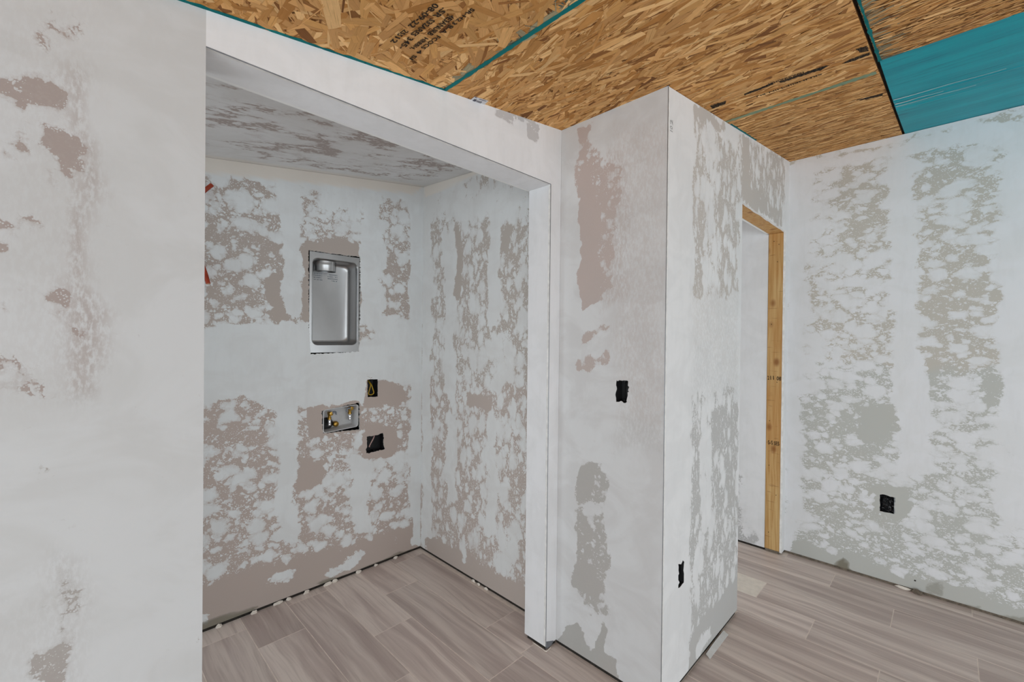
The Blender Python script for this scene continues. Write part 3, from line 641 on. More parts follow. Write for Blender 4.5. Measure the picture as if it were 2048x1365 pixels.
# exposed foot of the bead at the jamb
me_ = sts('left', [(1092.5, 1284), (1107, 1282), (1103, 1290), (1107, 1296), (1092.5, 1300)])
bm = bmesh.new(); f = bm.faces.new([bm.verts.new((s, Y1-0.0012, max(0.006, t))) for s, t in me_]); r = bmesh.ops.extrude_face_region(bm, geom=[f])
for v in r['geom']:
    if isinstance(v, bmesh.types.BMVert): v.co.y += 0.0009
bmobj('bead_foot', bm, 'zinc', b2)

# ---------------- floor: base and wood-look planks
floor = boxobj('floor', XW, 3.5, YS, YN, -0.03, -0.0005, 'grout', kind='structure')
PW, PL_, GX = 0.2075, 0.848, 0.605
phase = {0: 2.203, 1: 1.60, 2: 1.916, 3: 2.183, 4: 1.59, 8: 0.195, 9: 0.468, 10: 0.74, 11: 0.19, 12: 0.474, 13: -0.104}
mcache = {}
def plank(x0, x1, y0, y1, name='plank', mat='tile'):
    g = 0.0019; sx, sy = round(x1-x0-2*g, 4), round(y1-y0-2*g, 4)
    if sx < 0.01 or sy < 0.01: return
    key = (sx, sy, mat)
    if key not in mcache:
        bm = bmesh.new(); box(bm, -sx/2, sx/2, -sy/2, sy/2, -0.008, 0.0)
        top = [e for e in bm.edges if all(v.co.z > -0.001 for v in e.verts)]
        bmesh.ops.bevel(bm, geom=top, offset=0.0004, segments=1, affect='EDGES')
        me = bpy.data.meshes.new(name); bm.to_mesh(me); bm.free(); me.materials.append(M[mat]); mcache[key] = me
    o = bpy.data.objects.new(name, mcache[key]); COL.objects.link(o); o.parent = floor; o.location = ((x0+x1)/2, (y0+y1)/2, 0)
    return o
E_ = -0.002
for k in range(-15, 14):
    x0, x1 = GX+k*PW, GX+(k+1)*PW
    if x1 < XW: continue
    x0 = max(x0, XW+E_)
    ph = phase.get(k, random.random()*PL_)
    y = ph - math.ceil((ph-YS)/PL_)*PL_
    while y < YN:
        a, b = max(y, YS+E_), y+PL_
        if k <= 3:
            spans = [(x0, x1, a, min(b, Y2-E_))]
            if x1 < XA: spans = [(x0, x1, a, min(b, Y1-E_))]
        elif k == 4: spans = [(x0, X4-E_, a, min(b, Y1+TH/2)), (x0, x1, max(a, Y1+TH/2), min(b, Y2-E_))]
        elif k < 9: spans = [(x0, x1, a, min(b, Y5-E_))]
        elif k == 9: spans = [(x0, x1, a, min(b, YN))]
        else: spans = [(x0, min(x1, (X7 if b < Y5 else 3.33)-E_), a, min(b, YN))]
        for s in spans:
            if s[3]-s[2] > 0.01 and s[1]-s[0] > 0.01:
                if k == 10 and s[2] > 0.7 and s[2] < 0.8:
                    plank(*s, name='mortar_bed', mat='mortar')
                else: plank(*s)
        y += PL_

# ---------------- sloped ceiling of oriented-strand sheets
_o = [(XW-0.13, YS-0.13), (3.55, YS-0.13), (3.55, YN+0.13), (1.70, YN+0.13), (1.70, Y1+0.16), (XW-0.13, Y1+0.16)]; _n = len(_o)
ceiling = mesh('ceiling', [(x, y, zc(x, y)+dz) for dz in (0.016, 0.03) for x, y in _o],
               [tuple(range(_n)), tuple(range(2*_n-1, _n-1, -1))]+[(i, (i+1) % _n, (i+1) % _n+_n, i+_n) for i in range(_n)], 'deck', kind='structure')
TONES = [srgb(229, 177, 114), srgb(212, 159, 95), srgb(198, 142, 79), srgb(241, 194, 133), srgb(182, 126, 65), srgb(219, 166, 105), srgb(205, 152, 93)]
DARK = [srgb(149, 98, 49), srgb(131, 84, 42), srgb(161, 109, 58)]
def panel(x0, x1, y0, y1, mat='deck', dz=0.0):
    vs_ = [(x, y, zc(x, y)+dz+h) for h in (0.0015, 0.0145) for x, y in ((x0, y0), (x1, y0), (x1, y1), (x0, y1))]
    return mesh('sheathing_panel', vs_, [(0, 1, 2, 3), (4, 7, 6, 5), (0, 4, 5, 1), (1, 5, 6, 2), (2, 6, 7, 3), (3, 7, 4, 0)], mat, ceiling)
def strands(par, x0, x1, y0, y1, ang, spread, n, Lr, Wr, seed, teal=None):
    rnd = random.Random(seed); V, Fc, UV, CO = [], [], [], []
    for i in range(n):
        l = rnd.uniform(*Lr); wd = rnd.uniform(*Wr)*(0.5+0.5*rnd.random())
        sl = rnd.random() < 0.3
        if sl: wd = rnd.uniform(0.0012, 0.004); l *= 0.8
        a = ang+rnd.gauss(0, spread); ca, sa = math.cos(a), math.sin(a)
        cx, cy = rnd.uniform(x0-0.01, x1+0.01), rnd.uniform(y0-0.01, y1+0.01)
        q = [(-l/2+rnd.uniform(-.1, .1)*l, -wd/2), (-l*0.1, -wd/2*rnd.uniform(.8, 1.15)), (l/2+rnd.uniform(-.1, .1)*l, -wd/2*rnd.uniform(.3, 1)), (l/2+rnd.uniform(-.12, .1)*l, wd/2*rnd.uniform(.5, 1)),
             (l*0.1, wd/2*rnd.uniform(.85, 1.15)), (-l/2+rnd.uniform(-.1, .1)*l, wd/2)]
        # layers: later strands hang a hair lower
        z = 0.0012 - 0.0022*i/n; tl = rnd.uniform(-0.003, 0.003)
        b = len(V); ok = []
        for s, t in q:
            x = min(max(cx+s*ca-t*sa, x0), x1); y = min(max(cy+s*sa+t*ca, y0), y1)
            V.append((x, y, zc(x, y)+z+tl*t)); ok.append((x, y))
        Fc.append([b+j for j in range(6)][::-1])
        off = rnd.random()*9
        UV += [(s+off, t+off*3) for s, t in q][::-1]
        c = rnd.choice(DARK) if rnd.random() < (0.45 if sl else 0.08) else rnd.choice(TONES)
        m = rnd.uniform(0.85, 1.12); c = tuple(k*m for k in c)
        if teal:
            for (axis, pos, wdt, prob, tc) in teal:
                d = abs((cx if axis == 'x' else cy)-pos)
                if d < wdt and rnd.random() < prob*(1-d/wdt): c = tuple(c[j]*0.45+tc[j]*0.55 for j in range(3))
        CO += [(*c, 1)]*6
    me = bpy.data.meshes.new('strands'); me.from_pydata(V, [], Fc); me.update()
    ul = me.uv_layers.new(name='UVMap'); ul.data.foreach_set('uv', np.array(UV, np.float32).ravel())
    ca_ = me.color_attributes.new('tone', 'FLOAT_COLOR', 'CORNER'); ca_.data.foreach_set('color', np.array(CO, np.float32).ravel())
    return link('strands', me, 'strand', par, 'stuff')
TC = (0.01, 0.19, 0.19); TG = (0.10, 0.19, 0.11)
XS1, XS2, YS1, XT = 0.937, 2.215, 0.200, 2.10
pA = panel(XW, XS1-0.002, YS1+0.004, Y1+0.1); pB = panel(XS1+0.002, XS2-0.001, YS1+0.005, Y1+0.1); pC = panel(XS2+0.001, X7+0.05, YS1+0.004, Y5+0.1, dz=0.0)
pD = panel(XW, XT-0.002, YS, YS1-0.004)
strands(pA, -0.25, XS1-0.002, 0.45, Y1+0.02, math.radians(60), 0.75, 4200, (0.03, 0.16), (0.008, 0.045), 1, [('x', XS1, 0.05, 0.7, TC)])
strands(pB, XS1+0.002, XS2-0.001, YS1+0.005, Y1+0.02, math.radians(84), 0.34, 9000, (0.03, 0.15), (0.006, 0.036), 2, [('x', XS1, 0.02, 0.5, TC)])
strands(pC, XS2+0.001, X7, YS1+0.004, Y5+0.02, math.radians(88), 0.20, 6000, (0.03, 0.13), (0.004, 0.022), 3)
strands(pD, 1.0, XT-0.002, -0.6, YS1-0.004, math.radians(86), 0.28, 5000, (0.03, 0.12), (0.004, 0.018), 4, [('y', YS1, 0.09, 0.75, TC)])
# edge sealer along the joints
def seal(par, pts, widths, mat, dz=0.0016, name='edge_seal'):
    V, Fc = [], []
    n = len(pts)
    for i, ((x, y), wd) in enumerate(zip(pts, widths)):
        a = np.array(pts[min(i+1, n-1)])-np.array(pts[max(i-1, 0)]); a = a/np.linalg.norm(a); nn = np.array([-a[1], a[0]])
        for sgn in (-1, 1):
            q = np.array([x, y])+nn*sgn*wd/2; V.append((q[0], q[1], zc(*q)-dz)); 
        for sgn in (-1, 1):
            q = np.array([x, y])+nn*sgn*wd/2; V.append((q[0], q[1], zc(*q)-dz+0.0006))
    for i in range(n-1):
        a, b = 4*i, 4*i+4
        Fc += [(a, a+1, b+1, b), (a+2, b+2, b+3, a+3), (a, b, b+2, a+2), (a+1, a+3, b+3, b+1)]
    return mesh(name, V, Fc, mat, par)
# coated board: bowed, glossy, with three raised creases along it
bm = bmesh.new(); nx, ny = 150, 60; x0, x1, ya, yb = XT+0.002, X7+0.02, -1.6, YS1-0.007; grid = []
creases = [(2.665, 0.008, 0.0030, 0.9), (2.735, 0.010, 0.0038, 0.35), (2.815, 0.007, 0.0028, 0.45)]
for i in range(nx+1):
    x = x0+(x1-x0)*i/nx; row = []
    for j in range(ny+1):
        y = ya+(yb-ya)*j/ny
        z = zc(x, y)+0.001-0.006*math.sin(math.pi*(x-x0)/(x1-x0))
        for cx, cw, ch, ln in creases:
            fade = max(0.0, min(1.0, 1-(yb-y)/ln)); z -= ch*fade*math.exp(-((x-cx-0.02*(yb-y))/cw)**2)
        row.append(bm.verts.new((x, y, z)))
    grid.append(row)
for i in range(nx):
    for j in range(ny): bm.faces.new((grid[i][j], grid[i][j+1], grid[i+1][j+1], grid[i+1][j]))
r = bmesh.ops.extrude_face_region(bm, geom=list(bm.faces))
for v in r['geom']:
    if isinstance(v, bmesh.types.BMVert): v.co.z += 0.010
pE = bmobj('coated_panel', bm, 'teal', ceiling, smooth=False)
rnd = random.Random(4)
for cx, wd_, ln in ((2.625, 0.006, 0.34), (2.70, 0.010, 0.16), (2.745, 0.005, 0.26)):  # raised pale strips that paint light reflections along the folds
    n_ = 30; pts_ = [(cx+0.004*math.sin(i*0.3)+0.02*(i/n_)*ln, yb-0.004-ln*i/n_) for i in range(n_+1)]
    seal(pE, pts_, [max(0.0012, wd_*(1-(i/n_)**0.8)) for i in range(n_+1)], 'glint', dz=0.0085, name='glint_streak')
pE['label'] = 'glossy teal coated board'
# near-black sheet that stands for the shade in the joint between the sheets
boxv = mesh('joint_shade_sheet', [(x, y, zc(x, y)+h) for h in (0.0146, 0.0155) for x, y in ((1.2, YS1-0.02), (X7, YS1-0.02), (X7, YS1+0.02), (1.2, YS1+0.02))],
            [(0, 1, 2, 3), (4, 7, 6, 5), (0, 4, 5, 1), (1, 5, 6, 2), (2, 6, 7, 3), (3, 7, 4, 0)], 'gap_shade', ceiling)
def jl(p0, p1, n, wd, amp, seed):
    rnd = random.Random(seed)
    return [(p0[0]+(p1[0]-p0[0])*i/n, p0[1]+(p1[1]-p0[1])*i/n) for i in range(n+1)], [max(0.003, wd+rnd.gauss(0, amp)) for i in range(n+1)]
p_, w_ = jl((XS1, 0.3), (XS1, Y1), 60, 0.016, 0.0025, 1); seal(pB, p_, w_, 'tealseal')
p_, w_ = jl((-0.3, Y1-0.006), (XS1, Y1-0.004), 60, 0.013, 0.003, 2); seal(pA, p_, w_, 'tealseal')
p_, w_ = jl((XS2-0.006, YS1+0.012), (XS2-0.002, Y5), 50, 0.030, 0.006, 3); seal(pC, p_, w_, 'greenseal')
p_, w_ = jl((XS2+0.05, Y5-0.004), (XS2+0.45, Y5-0.003), 30, 0.008, 0.002, 4); seal(pC, p_, w_, 'tealseal')
p_, w_ = jl((1.3, YS1-0.009), (XT, YS1-0.009), 30, 0.007, 0.003, 5); seal(pD, p_, w_, 'tealseal')

# ================================================================== DOORWAY LUMBER
door = empty('door_1', (X6, Y5, 0), kind='structure')
def wbox(name, x0, x1, y0, y1, z0, z1, mat, par, bev=0.002):
    o = boxobj(name, x0, x1, y0, y1, z0, z1, mat, par, bev=bev); o.matrix_parent_inverse = Matrix.Translation(par.location).inverted(); return o
stud = wbox('jamb_stud', XS, XS+0.038, Y5+0.0132, Y5+0.1015, 0.018, DH-0.001, 'lumber', door)
wbox('jamb_stud', XS+0.0385, X7-0.002, Y5+0.0132, Y5+0.1015, 0.018, DH-0.001, 'lumber', door)
head = wbox('head_board', X6+0.001, X7-0.003, Y5+0.0132, Y5+0.1015, DH, DH+0.038, 'lumber', door)
wbox('sole_plate_or_shade', XS+0.001, X7-0.002, Y5+0.015, Y5+0.1, 0.0, 0.017, 'dirt', door)
# nails and inked grade marks on the stud
nails = [(1558, 489), (1548, 483), (1555, 524), (1543, 649), (1554, 765), (1539, 842), (1538, 931), (1552, 991), (1537, 1065), (1510, 432)]
for i, (u, v) in enumerate(nails[:-1]):
    q = P('stud', u, v); bm = bmesh.new(); lathe(bm, [(0.0001, -0.0009), (0.0028, -0.0007), (0.0028, 0.0004)], q, (1, 0, 0), 8)
    bmobj('nail', bm, 'nail', stud)

def text_mesh(txt, size):
    cu = bpy.data.curves.new('ink', 'FONT'); cu.body = txt; cu.size = size; cu.offset = size*0.018; cu.extrude = 0.00015; cu.resolution_u = 3
    o = bpy.data.objects.new('ink', cu); COL.objects.link(o); bpy.context.view_layer.update()
    me = bpy.data.meshes.new_from_object(o.evaluated_get(bpy.context.evaluated_depsgraph_get()))
    bpy.data.objects.remove(o); bpy.data.curves.remove(cu); return me
def place_text(txt, start, end, up, height, mat, par, name='ink_stamp'):
    """text whose baseline runs from start to end; up is the direction of the glyph tops"""
    me = text_mesh(txt, 1.0); xs = [v.co.x for v in me.vertices]; ys = [v.co.y for v in me.vertices]
    s, e = Vector(start), Vector(end); d = e-s; Lg = d.length; d.normalize(); u = Vector(up); u = (u-d*u.dot(d)).normalized(); n = d.cross(u)
    x0, xr, y0, yr = min(xs), max(xs)-min(xs), min(ys), max(ys)-min(ys)
    for v in me.vertices:
        v.co = s + d*((v.co.x-x0)/xr*Lg) + u*((v.co.y-y0)/yr*height) + n*(0.0001+v.co.z)
    return link(name, me, mat, par)
def pc(u, v, off=0.0022):
    p = P('ceil', u, v); return (p[0], p[1], p[2]-off)
UPX = (1, 0, 0.13)
for txt, a, b, h in [('08-09-22', (868, 4), (815, 50), 0.027), ('255', (809, 57), (793, 68), 0.024), ('12', (791, 71), (780, 82), 0.024),
                     ('.SR', (886, 13), (864, 30), 0.026), ('S32ARES', (861, 35), (820, 67), 0.026), ('345-', (817, 72), (797, 94), 0.026),
                     ('4E3ANURB', (901, 27), (853, 66), 0.026), ('HBBBH,', (848, 72), (818, 95), 0.024),
                     ('SR-H2.3', (943, 14), (903, 45), 0.020), ('B-A', (899, 48), (880, 63), 0.022), ('FCOCS', (874, 69), (841, 94), 0.022), ('4 SI', (839, 98), (818, 116), 0.022)]:
    place_text(txt, pc(*a), pc(*b), UPX, h*0.66, 'ink', pA)
place_text('HINUHNOHIH', pc(1607, 142), pc(1536, 166), UPX, 0.020, 'ink', pB)
place_text('SRNHEIIE-HIN-EU', pc(1643, 146), pc(1512, 192), UPX, 0.014, 'ink', pB)
def smear(par, pts, seed=0):
    rnd = random.Random(seed); poly = [P('ceil', *q) for q in pts]
    poly = ragged([(p[0], p[1]) for p in poly], 0.006, 0.002, seed)
    bm = bmesh.new(); f = bm.faces.new([bm.verts.new((x, y, zc(x, y)-0.0016)) for x, y in poly]); r = bmesh.ops.extrude_face_region(bm, geom=[f])
    for v in r['geom']:
        if isinstance(v, bmesh.types.BMVert): v.co.z += 0.0004
    bmesh.ops.triangulate(bm, faces=bm.faces); bmobj('ink_smear', bm, 'ink', par)
smear(pB, [(1488, 187), (1515, 177), (1545, 165), (1547, 168), (1515, 181), (1490, 190)], 1)
smear(pB, [(1558, 163), (1590, 152), (1640, 134), (1660, 129), (1645, 138), (1592, 155), (1562, 165)], 2)
smear(pB, [(1712, 97), (1735, 91), (1738, 101), (1722, 104)], 3); smear(pB, [(1684, 127), (1700, 118), (1740, 104), (1741, 108), (1705, 122)], 4)
smear(pB, [(1420, 212), (1452, 201), (1450, 208), (1425, 217)], 5); smear(pC, [(1712, 200), (1735, 194), (1766, 186), (1766, 190), (1735, 198)], 6)
for txt, a, b in [('2', (1535.5, 760), (1538.5, 760)), ('11', (1541, 760), (1548, 760)), ('08', (1553, 761), (1562, 762)), ('S-S', (1536, 889), (1546, 890)), ('SES', (1548, 891), (1559, 892))]:
    s, e = P('stud', *a), P('stud', *b); s[0] -= 0.0006; e[0] -= 0.0006
    place_text(txt, s, e, (0, 0, 1), 0.026, 'ink', stud)
# pencilled figures on the pier, reading upward
for a, b, t_ in [((1345.5, 251), (1345.3, 241), '2'), ((1345, 265), (1345, 254), '10')]:
    s, e = P('col', *a), P('col', *b); s[1] -= 0.0004; e[1] -= 0.0004
    place_text(t_, s, e, (-1, 0, 0), 0.022, plain('pencil', (0.38, 0.38, 0.38), 0.9), wall_front, 'pencil_mark')

# ================================================================== THINGS
def local(o, par): o.matrix_parent_inverse = Matrix.Translation(par.location).inverted(); return o
def rrect(cx, cz, wd, h, r, y, n=6):
    out = []
    for (sx, sz, a0) in ((1, 1, 0), (-1, 1, 90), (-1, -1, 180), (1, -1, 270)):
        for k in range(n+1):
            a = math.radians(a0+90*k/n); out.append((cx+sx*(wd/2-r)+r*math.cos(a), y, cz+sz*(h/2-r)+r*math.sin(a)))
    return out
def loft(bm, rings, cap=True):
    R_ = [[bm.verts.new(p) for p in rg] for rg in rings]; n = len(R_[0])
    for i in range(len(R_)-1):
        for k in range(n): bm.faces.new((R_[i][k], R_[i][(k+1) % n], R_[i+1][(k+1) % n], R_[i+1][k]))
    if cap: bm.faces.new(R_[-1])
# ---- recessed steel dryer vent box
x0, x1, z0, z1 = VENT; cx, cz = (x0+x1)/2, (z0+z1)/2
vent = empty('dryer_vent_box', (cx, Y2, z0), 'recessed stainless steel dryer vent box set into the alcove back wall', 'vent box')
ix, iw, iz, ih = (0.949+1.209)/2, 0.260, (1.374+1.857)/2, 0.483
yf = Y2+0.004
rings = [rrect(cx, cz, x1-x0, z1-z0, 0.003, yf+0.004), rrect(cx, cz, x1-x0, z1-z0, 0.003, yf), rrect(ix, iz, iw+0.008, ih+0.008, 0.034, yf), rrect(ix, iz, iw+0.004, ih+0.004, 0.033, yf-0.003),
         rrect(ix, iz, iw, ih, 0.032, yf-0.001), rrect(ix, iz, iw-0.006, ih-0.006, 0.032, yf+0.02), rrect(ix, iz, iw-0.014, ih-0.014, 0.032, yf+0.085)]
for k in range(1, 6):
    a = math.radians(90*k/5); rr = 0.018
    rings.append(rrect(ix, iz, iw-0.014-2*rr*(1-math.cos(a)), ih-0.014-2*rr*(1-math.cos(a)), 0.032-0.4*rr*(1-math.cos(a)), yf+0.085+rr*math.sin(a)))
bm = bmesh.new(); loft(bm, rings); o = bmobj('steel_pan', bm, 'steel', vent, smooth=True); local(o, vent)
md = o.modifiers.new('edge', 'EDGE_SPLIT'); md.split_angle = math.radians(50)
zt = iz+ih/2-0.003; ccx, ccy = 1.040, yf+0.053
bm = bmesh.new(); lathe(bm, [(0.056, 0.0), (0.0505, -0.004), (0.0495, -0.020), (0.0505, -0.024), (0.0495, -0.028), (0.0495, -0.058), (0.0475, -0.058), (0.0470, -0.003)], (ccx, ccy, zt), (0, 0, 1), 40)
for v in bm.verts: v.co.x = ccx+(v.co.x-ccx)*1.2
o = local(bmobj('duct_collar', bm, 'steel', vent, smooth=True), vent); md = o.modifiers.new('edge', 'EDGE_SPLIT'); md.split_angle = math.radians(40)
bm = bmesh.new(); lathe(bm, [(0.001, 0.0), (0.047, 0.0)], (ccx, ccy, zt-0.004), (0, 0, 1), 30); local(bmobj('duct_bore_shade', bm, 'gap_shade', vent), vent)
bm = bmesh.new(); box(bm, ccx+0.017, ccx+0.022, ccy-0.0500, ccy-0.0445, zt-0.056, zt-0.005); local(bmobj('collar_seam', bm, 'steel', vent), vent)
# rows of stamped lettering, too small to read
rnd = random.Random(5); yb_ = yf+0.103
bm = bmesh.new()
for colx, rows in (((0.995, 1.045), 4), ((1.075, 1.135), 4)):
    for r_ in range(rows):
        x = colx[0]+(0.02 if (r_ == 3 and colx[0] > 1.05) else 0)
        while x < colx[1]-0.003:
            wdt = rnd.uniform(0.002, 0.0045)
            if rnd.random() < 0.85: box(bm, x, x+wdt*0.7, yb_-0.0008, yb_+0.0002, 1.790-0.012*r_-rnd.uniform(0.004, 0.006), 1.790-0.012*r_)
            x += wdt
local(bmobj('stamped_lettering', bm, 'zinc', vent, 'stuff'), vent)

# ---- washer outlet box with two valves
wb = empty('washer_outlet_box', (1.115, Y2, 0.87), 'grey plastic washing machine outlet box with two brass valves in alcove wall', 'outlet box')
cx, cz = 1.1155, 0.943; wd, h = 0.208, 0.134; yf = Y2+0.002
rings = [rrect(cx, cz, wd, h, 0.014, yf+0.004), rrect(cx, cz, wd, h, 0.014, yf-0.003), rrect(cx, cz, wd-0.007, h-0.007, 0.012, yf-0.004), rrect(cx, cz, wd-0.009, h-0.009, 0.012, yf+0.002), rrect(cx, cz, wd-0.018, h-0.018, 0.012, yf+0.066),
         rrect(cx, cz, wd-0.028, h-0.028, 0.010, yf+0.072)]
sh = 0.085       # the box sits slightly racked, following the photo
rings = [[(x, y, z+(x-cx)*0.06) for x, y, z in rg] for rg in rings]
bm = bmesh.new(); loft(bm, rings); local(bmobj('housing', bm, 'white_plastic', wb), wb)
def valve(x, y, ztop, lever, ang):
    bm = bmesh.new()
    lathe(bm, [(0.001, 0.0), (0.0095, -0.001), (0.0115, -0.004), (0.0115, -0.016), (0.009, -0.020), (0.0085, -0.034), (0.011, -0.036), (0.011, -0.046), (0.008, -0.047)], (x, y, ztop), (0, 0, 1), 16)
    lathe(bm, [(0.001, -0.030), (0.0105, -0.029), (0.0115, -0.026), (0.0115, -0.012), (0.008, 0.0)], (x, y, ztop-0.010), (0, 1, 0), 16)
    body = local(bmobj('valve_body', bm, 'brass', wb, smooth=True), wb); e = body.modifiers.new('edge', 'EDGE_SPLIT'); e.split_angle = math.radians(35)
    bm = bmesh.new(); lathe(bm, [(0.0078, 0.0), (0.0085, -0.004), (0.0095, -0.006), (0.0095, -0.024), (0.0088, -0.026), (0.0095, -0.028), (0.0095, -0.036), (0.0065, -0.0365), (0.0065, -0.01)], (x, y, ztop-0.046), (0, 0, 1), 18)
    bmobj('chrome_nipple', bm, 'chrome', body, smooth=True)
    bm = bmesh.new(); a = math.radians(ang)
    hx_, hz_ = math.cos(a), math.sin(a)
    tube(bm, smoothpath([(x+hx_*0.004, y-0.024, ztop-0.010+hz_*0.004), (x+hx_*0.020, y-0.026, ztop-0.008+hz_*0.020), (x+hx_*0.028, y-0.024, ztop-0.014+hz_*0.028), (x+hx_*0.032, y-0.022, ztop-0.028+hz_*0.030)], 4), [0.006]*5+[0.005]*5+[0.004]*3, 8)
    bmobj('handle', bm, 'zinc' if lever else 'brass', body, smooth=True)
valve(1.062, Y2+0.036, 0.985, True, 20)
valve(1.186, Y2+0.040, 1.002, True, 175)
bm = bmesh.new(); lathe(bm, [(0.001, 0.004), (0.033, 0.004), (0.036, 0.0), (0.036, -0.006), (0.030, -0.006), (0.030, 0.003)], (1.055, Y2+0.064, 0.912), (0, 1, 0), 28); local(bmobj('drain_opening', bm, 'blackbox', wb, smooth=True), wb)
bm = bmesh.new(); lathe(bm, [(0.001, -0.020), (0.012, -0.019), (0.0155, -0.016), (0.0165, -0.004), (0.0145, 0.0), (0.0145, 0.01)], (1.105, Y2+0.058, 0.905), (0, 1, 0), 20); local(bmobj('brass_cap', bm, 'brass', wb, smooth=True), wb)

# ---- electrical boxes
def ebox(name, label, mapf, inw, hole, depth=0.06, wt=0.002, y0=0.001, dark_rim=True):
    """open box fixed behind the cut-out in the board"""
    s0, s1 = min(p[0] for p in hole)+0.001, max(p[0] for p in hole)-0.001; t0, t1 = min(p[1] for p in hole)+0.001, max(p[1] for p in hole)-0.001
    c = mapf((s0+s1)/2, t0); root = empty(name, c, label, 'electrical box'); inw = Vector(inw)
    def q(s, t, d): return Vector(mapf(s, t))+inw*d
    R_ = [[(s0, t0), (s1, t0), (s1, t1), (s0, t1)], [(s0+wt, t0+wt), (s1-wt, t0+wt), (s1-wt, t1-wt), (s0+wt, t1-wt)]]
    bm = bmesh.new()
    rings = [[q(s, t, y0+depth) for s, t in R_[0]], [q(s, t, y0) for s, t in R_[0]], [q(s, t, y0) for s, t in R_[1]], [q(s, t, y0+depth-wt) for s, t in R_[1]]]
    V = [[bm.verts.new(p) for p in rg] for rg in rings]
    for i in range(3):
        for k in range(4): bm.faces.new((V[i][k], V[i][(k+1) % 4], V[i+1][(k+1) % 4], V[i+1][k]))
    bm.faces.new(V[3]); bm.faces.new(V[0])
    local(bmobj('housing', bm, 'blackbox', root), root)
    if dark_rim:  # black band added over the lit cut edge so the hole reads dark
        cs, ct = sum(p[0] for p in hole)/len(hole), sum(p[1] for p in hole)/len(hole)
        bm = bmesh.new(); a_, b_ = [], []
        for s, t in hole:
            s, t = cs+(s-cs)*0.985, ct+(t-ct)*0.99; a_.append(bm.verts.new(q(s, t, 0.0006))); b_.append(bm.verts.new(q(s, t, 0.0135)))
        for k in range(len(hole)): bm.faces.new((a_[k], a_[(k+1) % len(hole)], b_[(k+1) % len(hole)], b_[k]))
        local(bmobj('dark_rim', bm, 'blackbox', root), root)
    for t in (t0+0.007, t1-0.007):
        bm = bmesh.new(); lathe(bm, [(0.001, 0.0), (0.004, 0.0), (0.0045, 0.002), (0.0045, 0.03), (0.001, 0.03)], q((s0+s1)/2, t, y0+0.016), inw, 10); local(bmobj('screw_boss', bm, 'blackbox', root, smooth=True), root)
    return root, q
def wire(root, pts, r, mat, name='wire'):
    bm = bmesh.new(); tube(bm, smoothpath(pts, 6), r, 8); return local(bmobj(name, bm, mat, root, smooth=True), root)
r1, q = ebox('switch_box', 'small black electrical box with looped yellow wire, above the washer outlet box', mapY(Y2), (0, 1, 0), sw_hole)
wire(r1, [q(1.300, 1.150, 0.05), q(1.302, 1.128, 0.012), q(1.296, 1.105, 0.006), q(1.288, 1.078, 0.006), q(1.294, 1.066, 0.008), q(1.312, 1.066, 0.008), q(1.322, 1.076, 0.006), q(1.314, 1.105, 0.006), q(1.306, 1.130, 0.012), q(1.304, 1.152, 0.05)], 0.0034, 'yellow', 'yellow_wire')
r2, q = ebox('dryer_receptacle_box', 'square black electrical box with a pale pink wire, below the washer outlet box', mapY(Y2), (0, 1, 0), rec_hole)
wire(r2, [q(1.345, 0.828, 0.035), q(1.330, 0.800, 0.014), q(1.310, 0.770, 0.010), q(1.300, 0.748, 0.014), q(1.304, 0.742, 0.02)], 0.0036, 'pink', 'pink_wire')
wire(r2, [q(1.29, 0.83, 0.05), q(1.283, 0.79, 0.03), q(1.29, 0.745, 0.03)], 0.003, 'blackbox', 'black_wire')
s_, t_ = zip(*sts('p2', [(1231, 760), (1259, 760), (1231, 808), (1257, 807)]))
r3, q = ebox('junction_box', 'empty black electrical box in the side face of the pier at switch height', mapX(X4), (1, 0, 0), box_hole, depth=0.05)
bm = bmesh.new(); tube(bm, [q(0.945, min(t_), 0.046), q(0.945, max(t_), 0.046)], 0.017, 16); local(bmobj('conduit', bm, 'blackbox', r3, smooth=True), r3)
s_, t_ = zip(*sts('col', [(1356, 1122), (1369, 1122), (1356, 1178), (1369, 1168)]))
r4, q = ebox('low_outlet_box', 'narrow black electrical box in the front face of the pier near the floor', mapY(Y5), (0, 1, 0), slot_hole, depth=0.055)
wire(r4, [q(1.745, 0.43, 0.05), q(1.755, 0.41, 0.02), q(1.775, 0.40, 0.02), q(1.79, 0.43, 0.04)], 0.003, 'zinc', 'wire')
s_, t_ = zip(*sts('right', [(1759, 989), (1790, 995), (1759, 1024), (1789, 1030)]))
r5, q = ebox('wall_outlet_box', 'square black electrical box stuffed with black film in the right wall', mapX(X7), (1, 0, 0), sq_hole)
rnd = random.Random(12); bm = bmesh.new(); n = 16; g = []
for i in range(n+1):
    row = []
    for j in range(n+1):
        a, b = min(s_)+0.002+(max(s_)-min(s_)-0.004)*i/n, min(t_)+0.002+(max(t_)-min(t_)-0.004)*j/n
        edge = min(i, j, n-i, n-j)/n
        row.append(bm.verts.new(q(a, b, 0.030-0.035*min(edge*2.5, 0.55)+rnd.uniform(-0.007, 0.007))))
    g.append(row)
for i in range(n):
    for j in range(n):
        bm.faces.new((g[i][j], g[i+1][j], g[i+1][j+1])); bm.faces.new((g[i][j], g[i+1][j+1], g[i][j+1]))
bm2 = bmesh.new(); qn = P('right', 1830, 1162); lathe(bm2, [(0.0005, -0.0012), (0.004, -0.0010), (0.0045, 0.0)], qn, (1, 0, 0), 10); bmobj('nail_head', bm2, 'nail', wall_right)
local(bmobj('crumpled_film', bm, 'bag', r5), r5)
bm = bmesh.new()
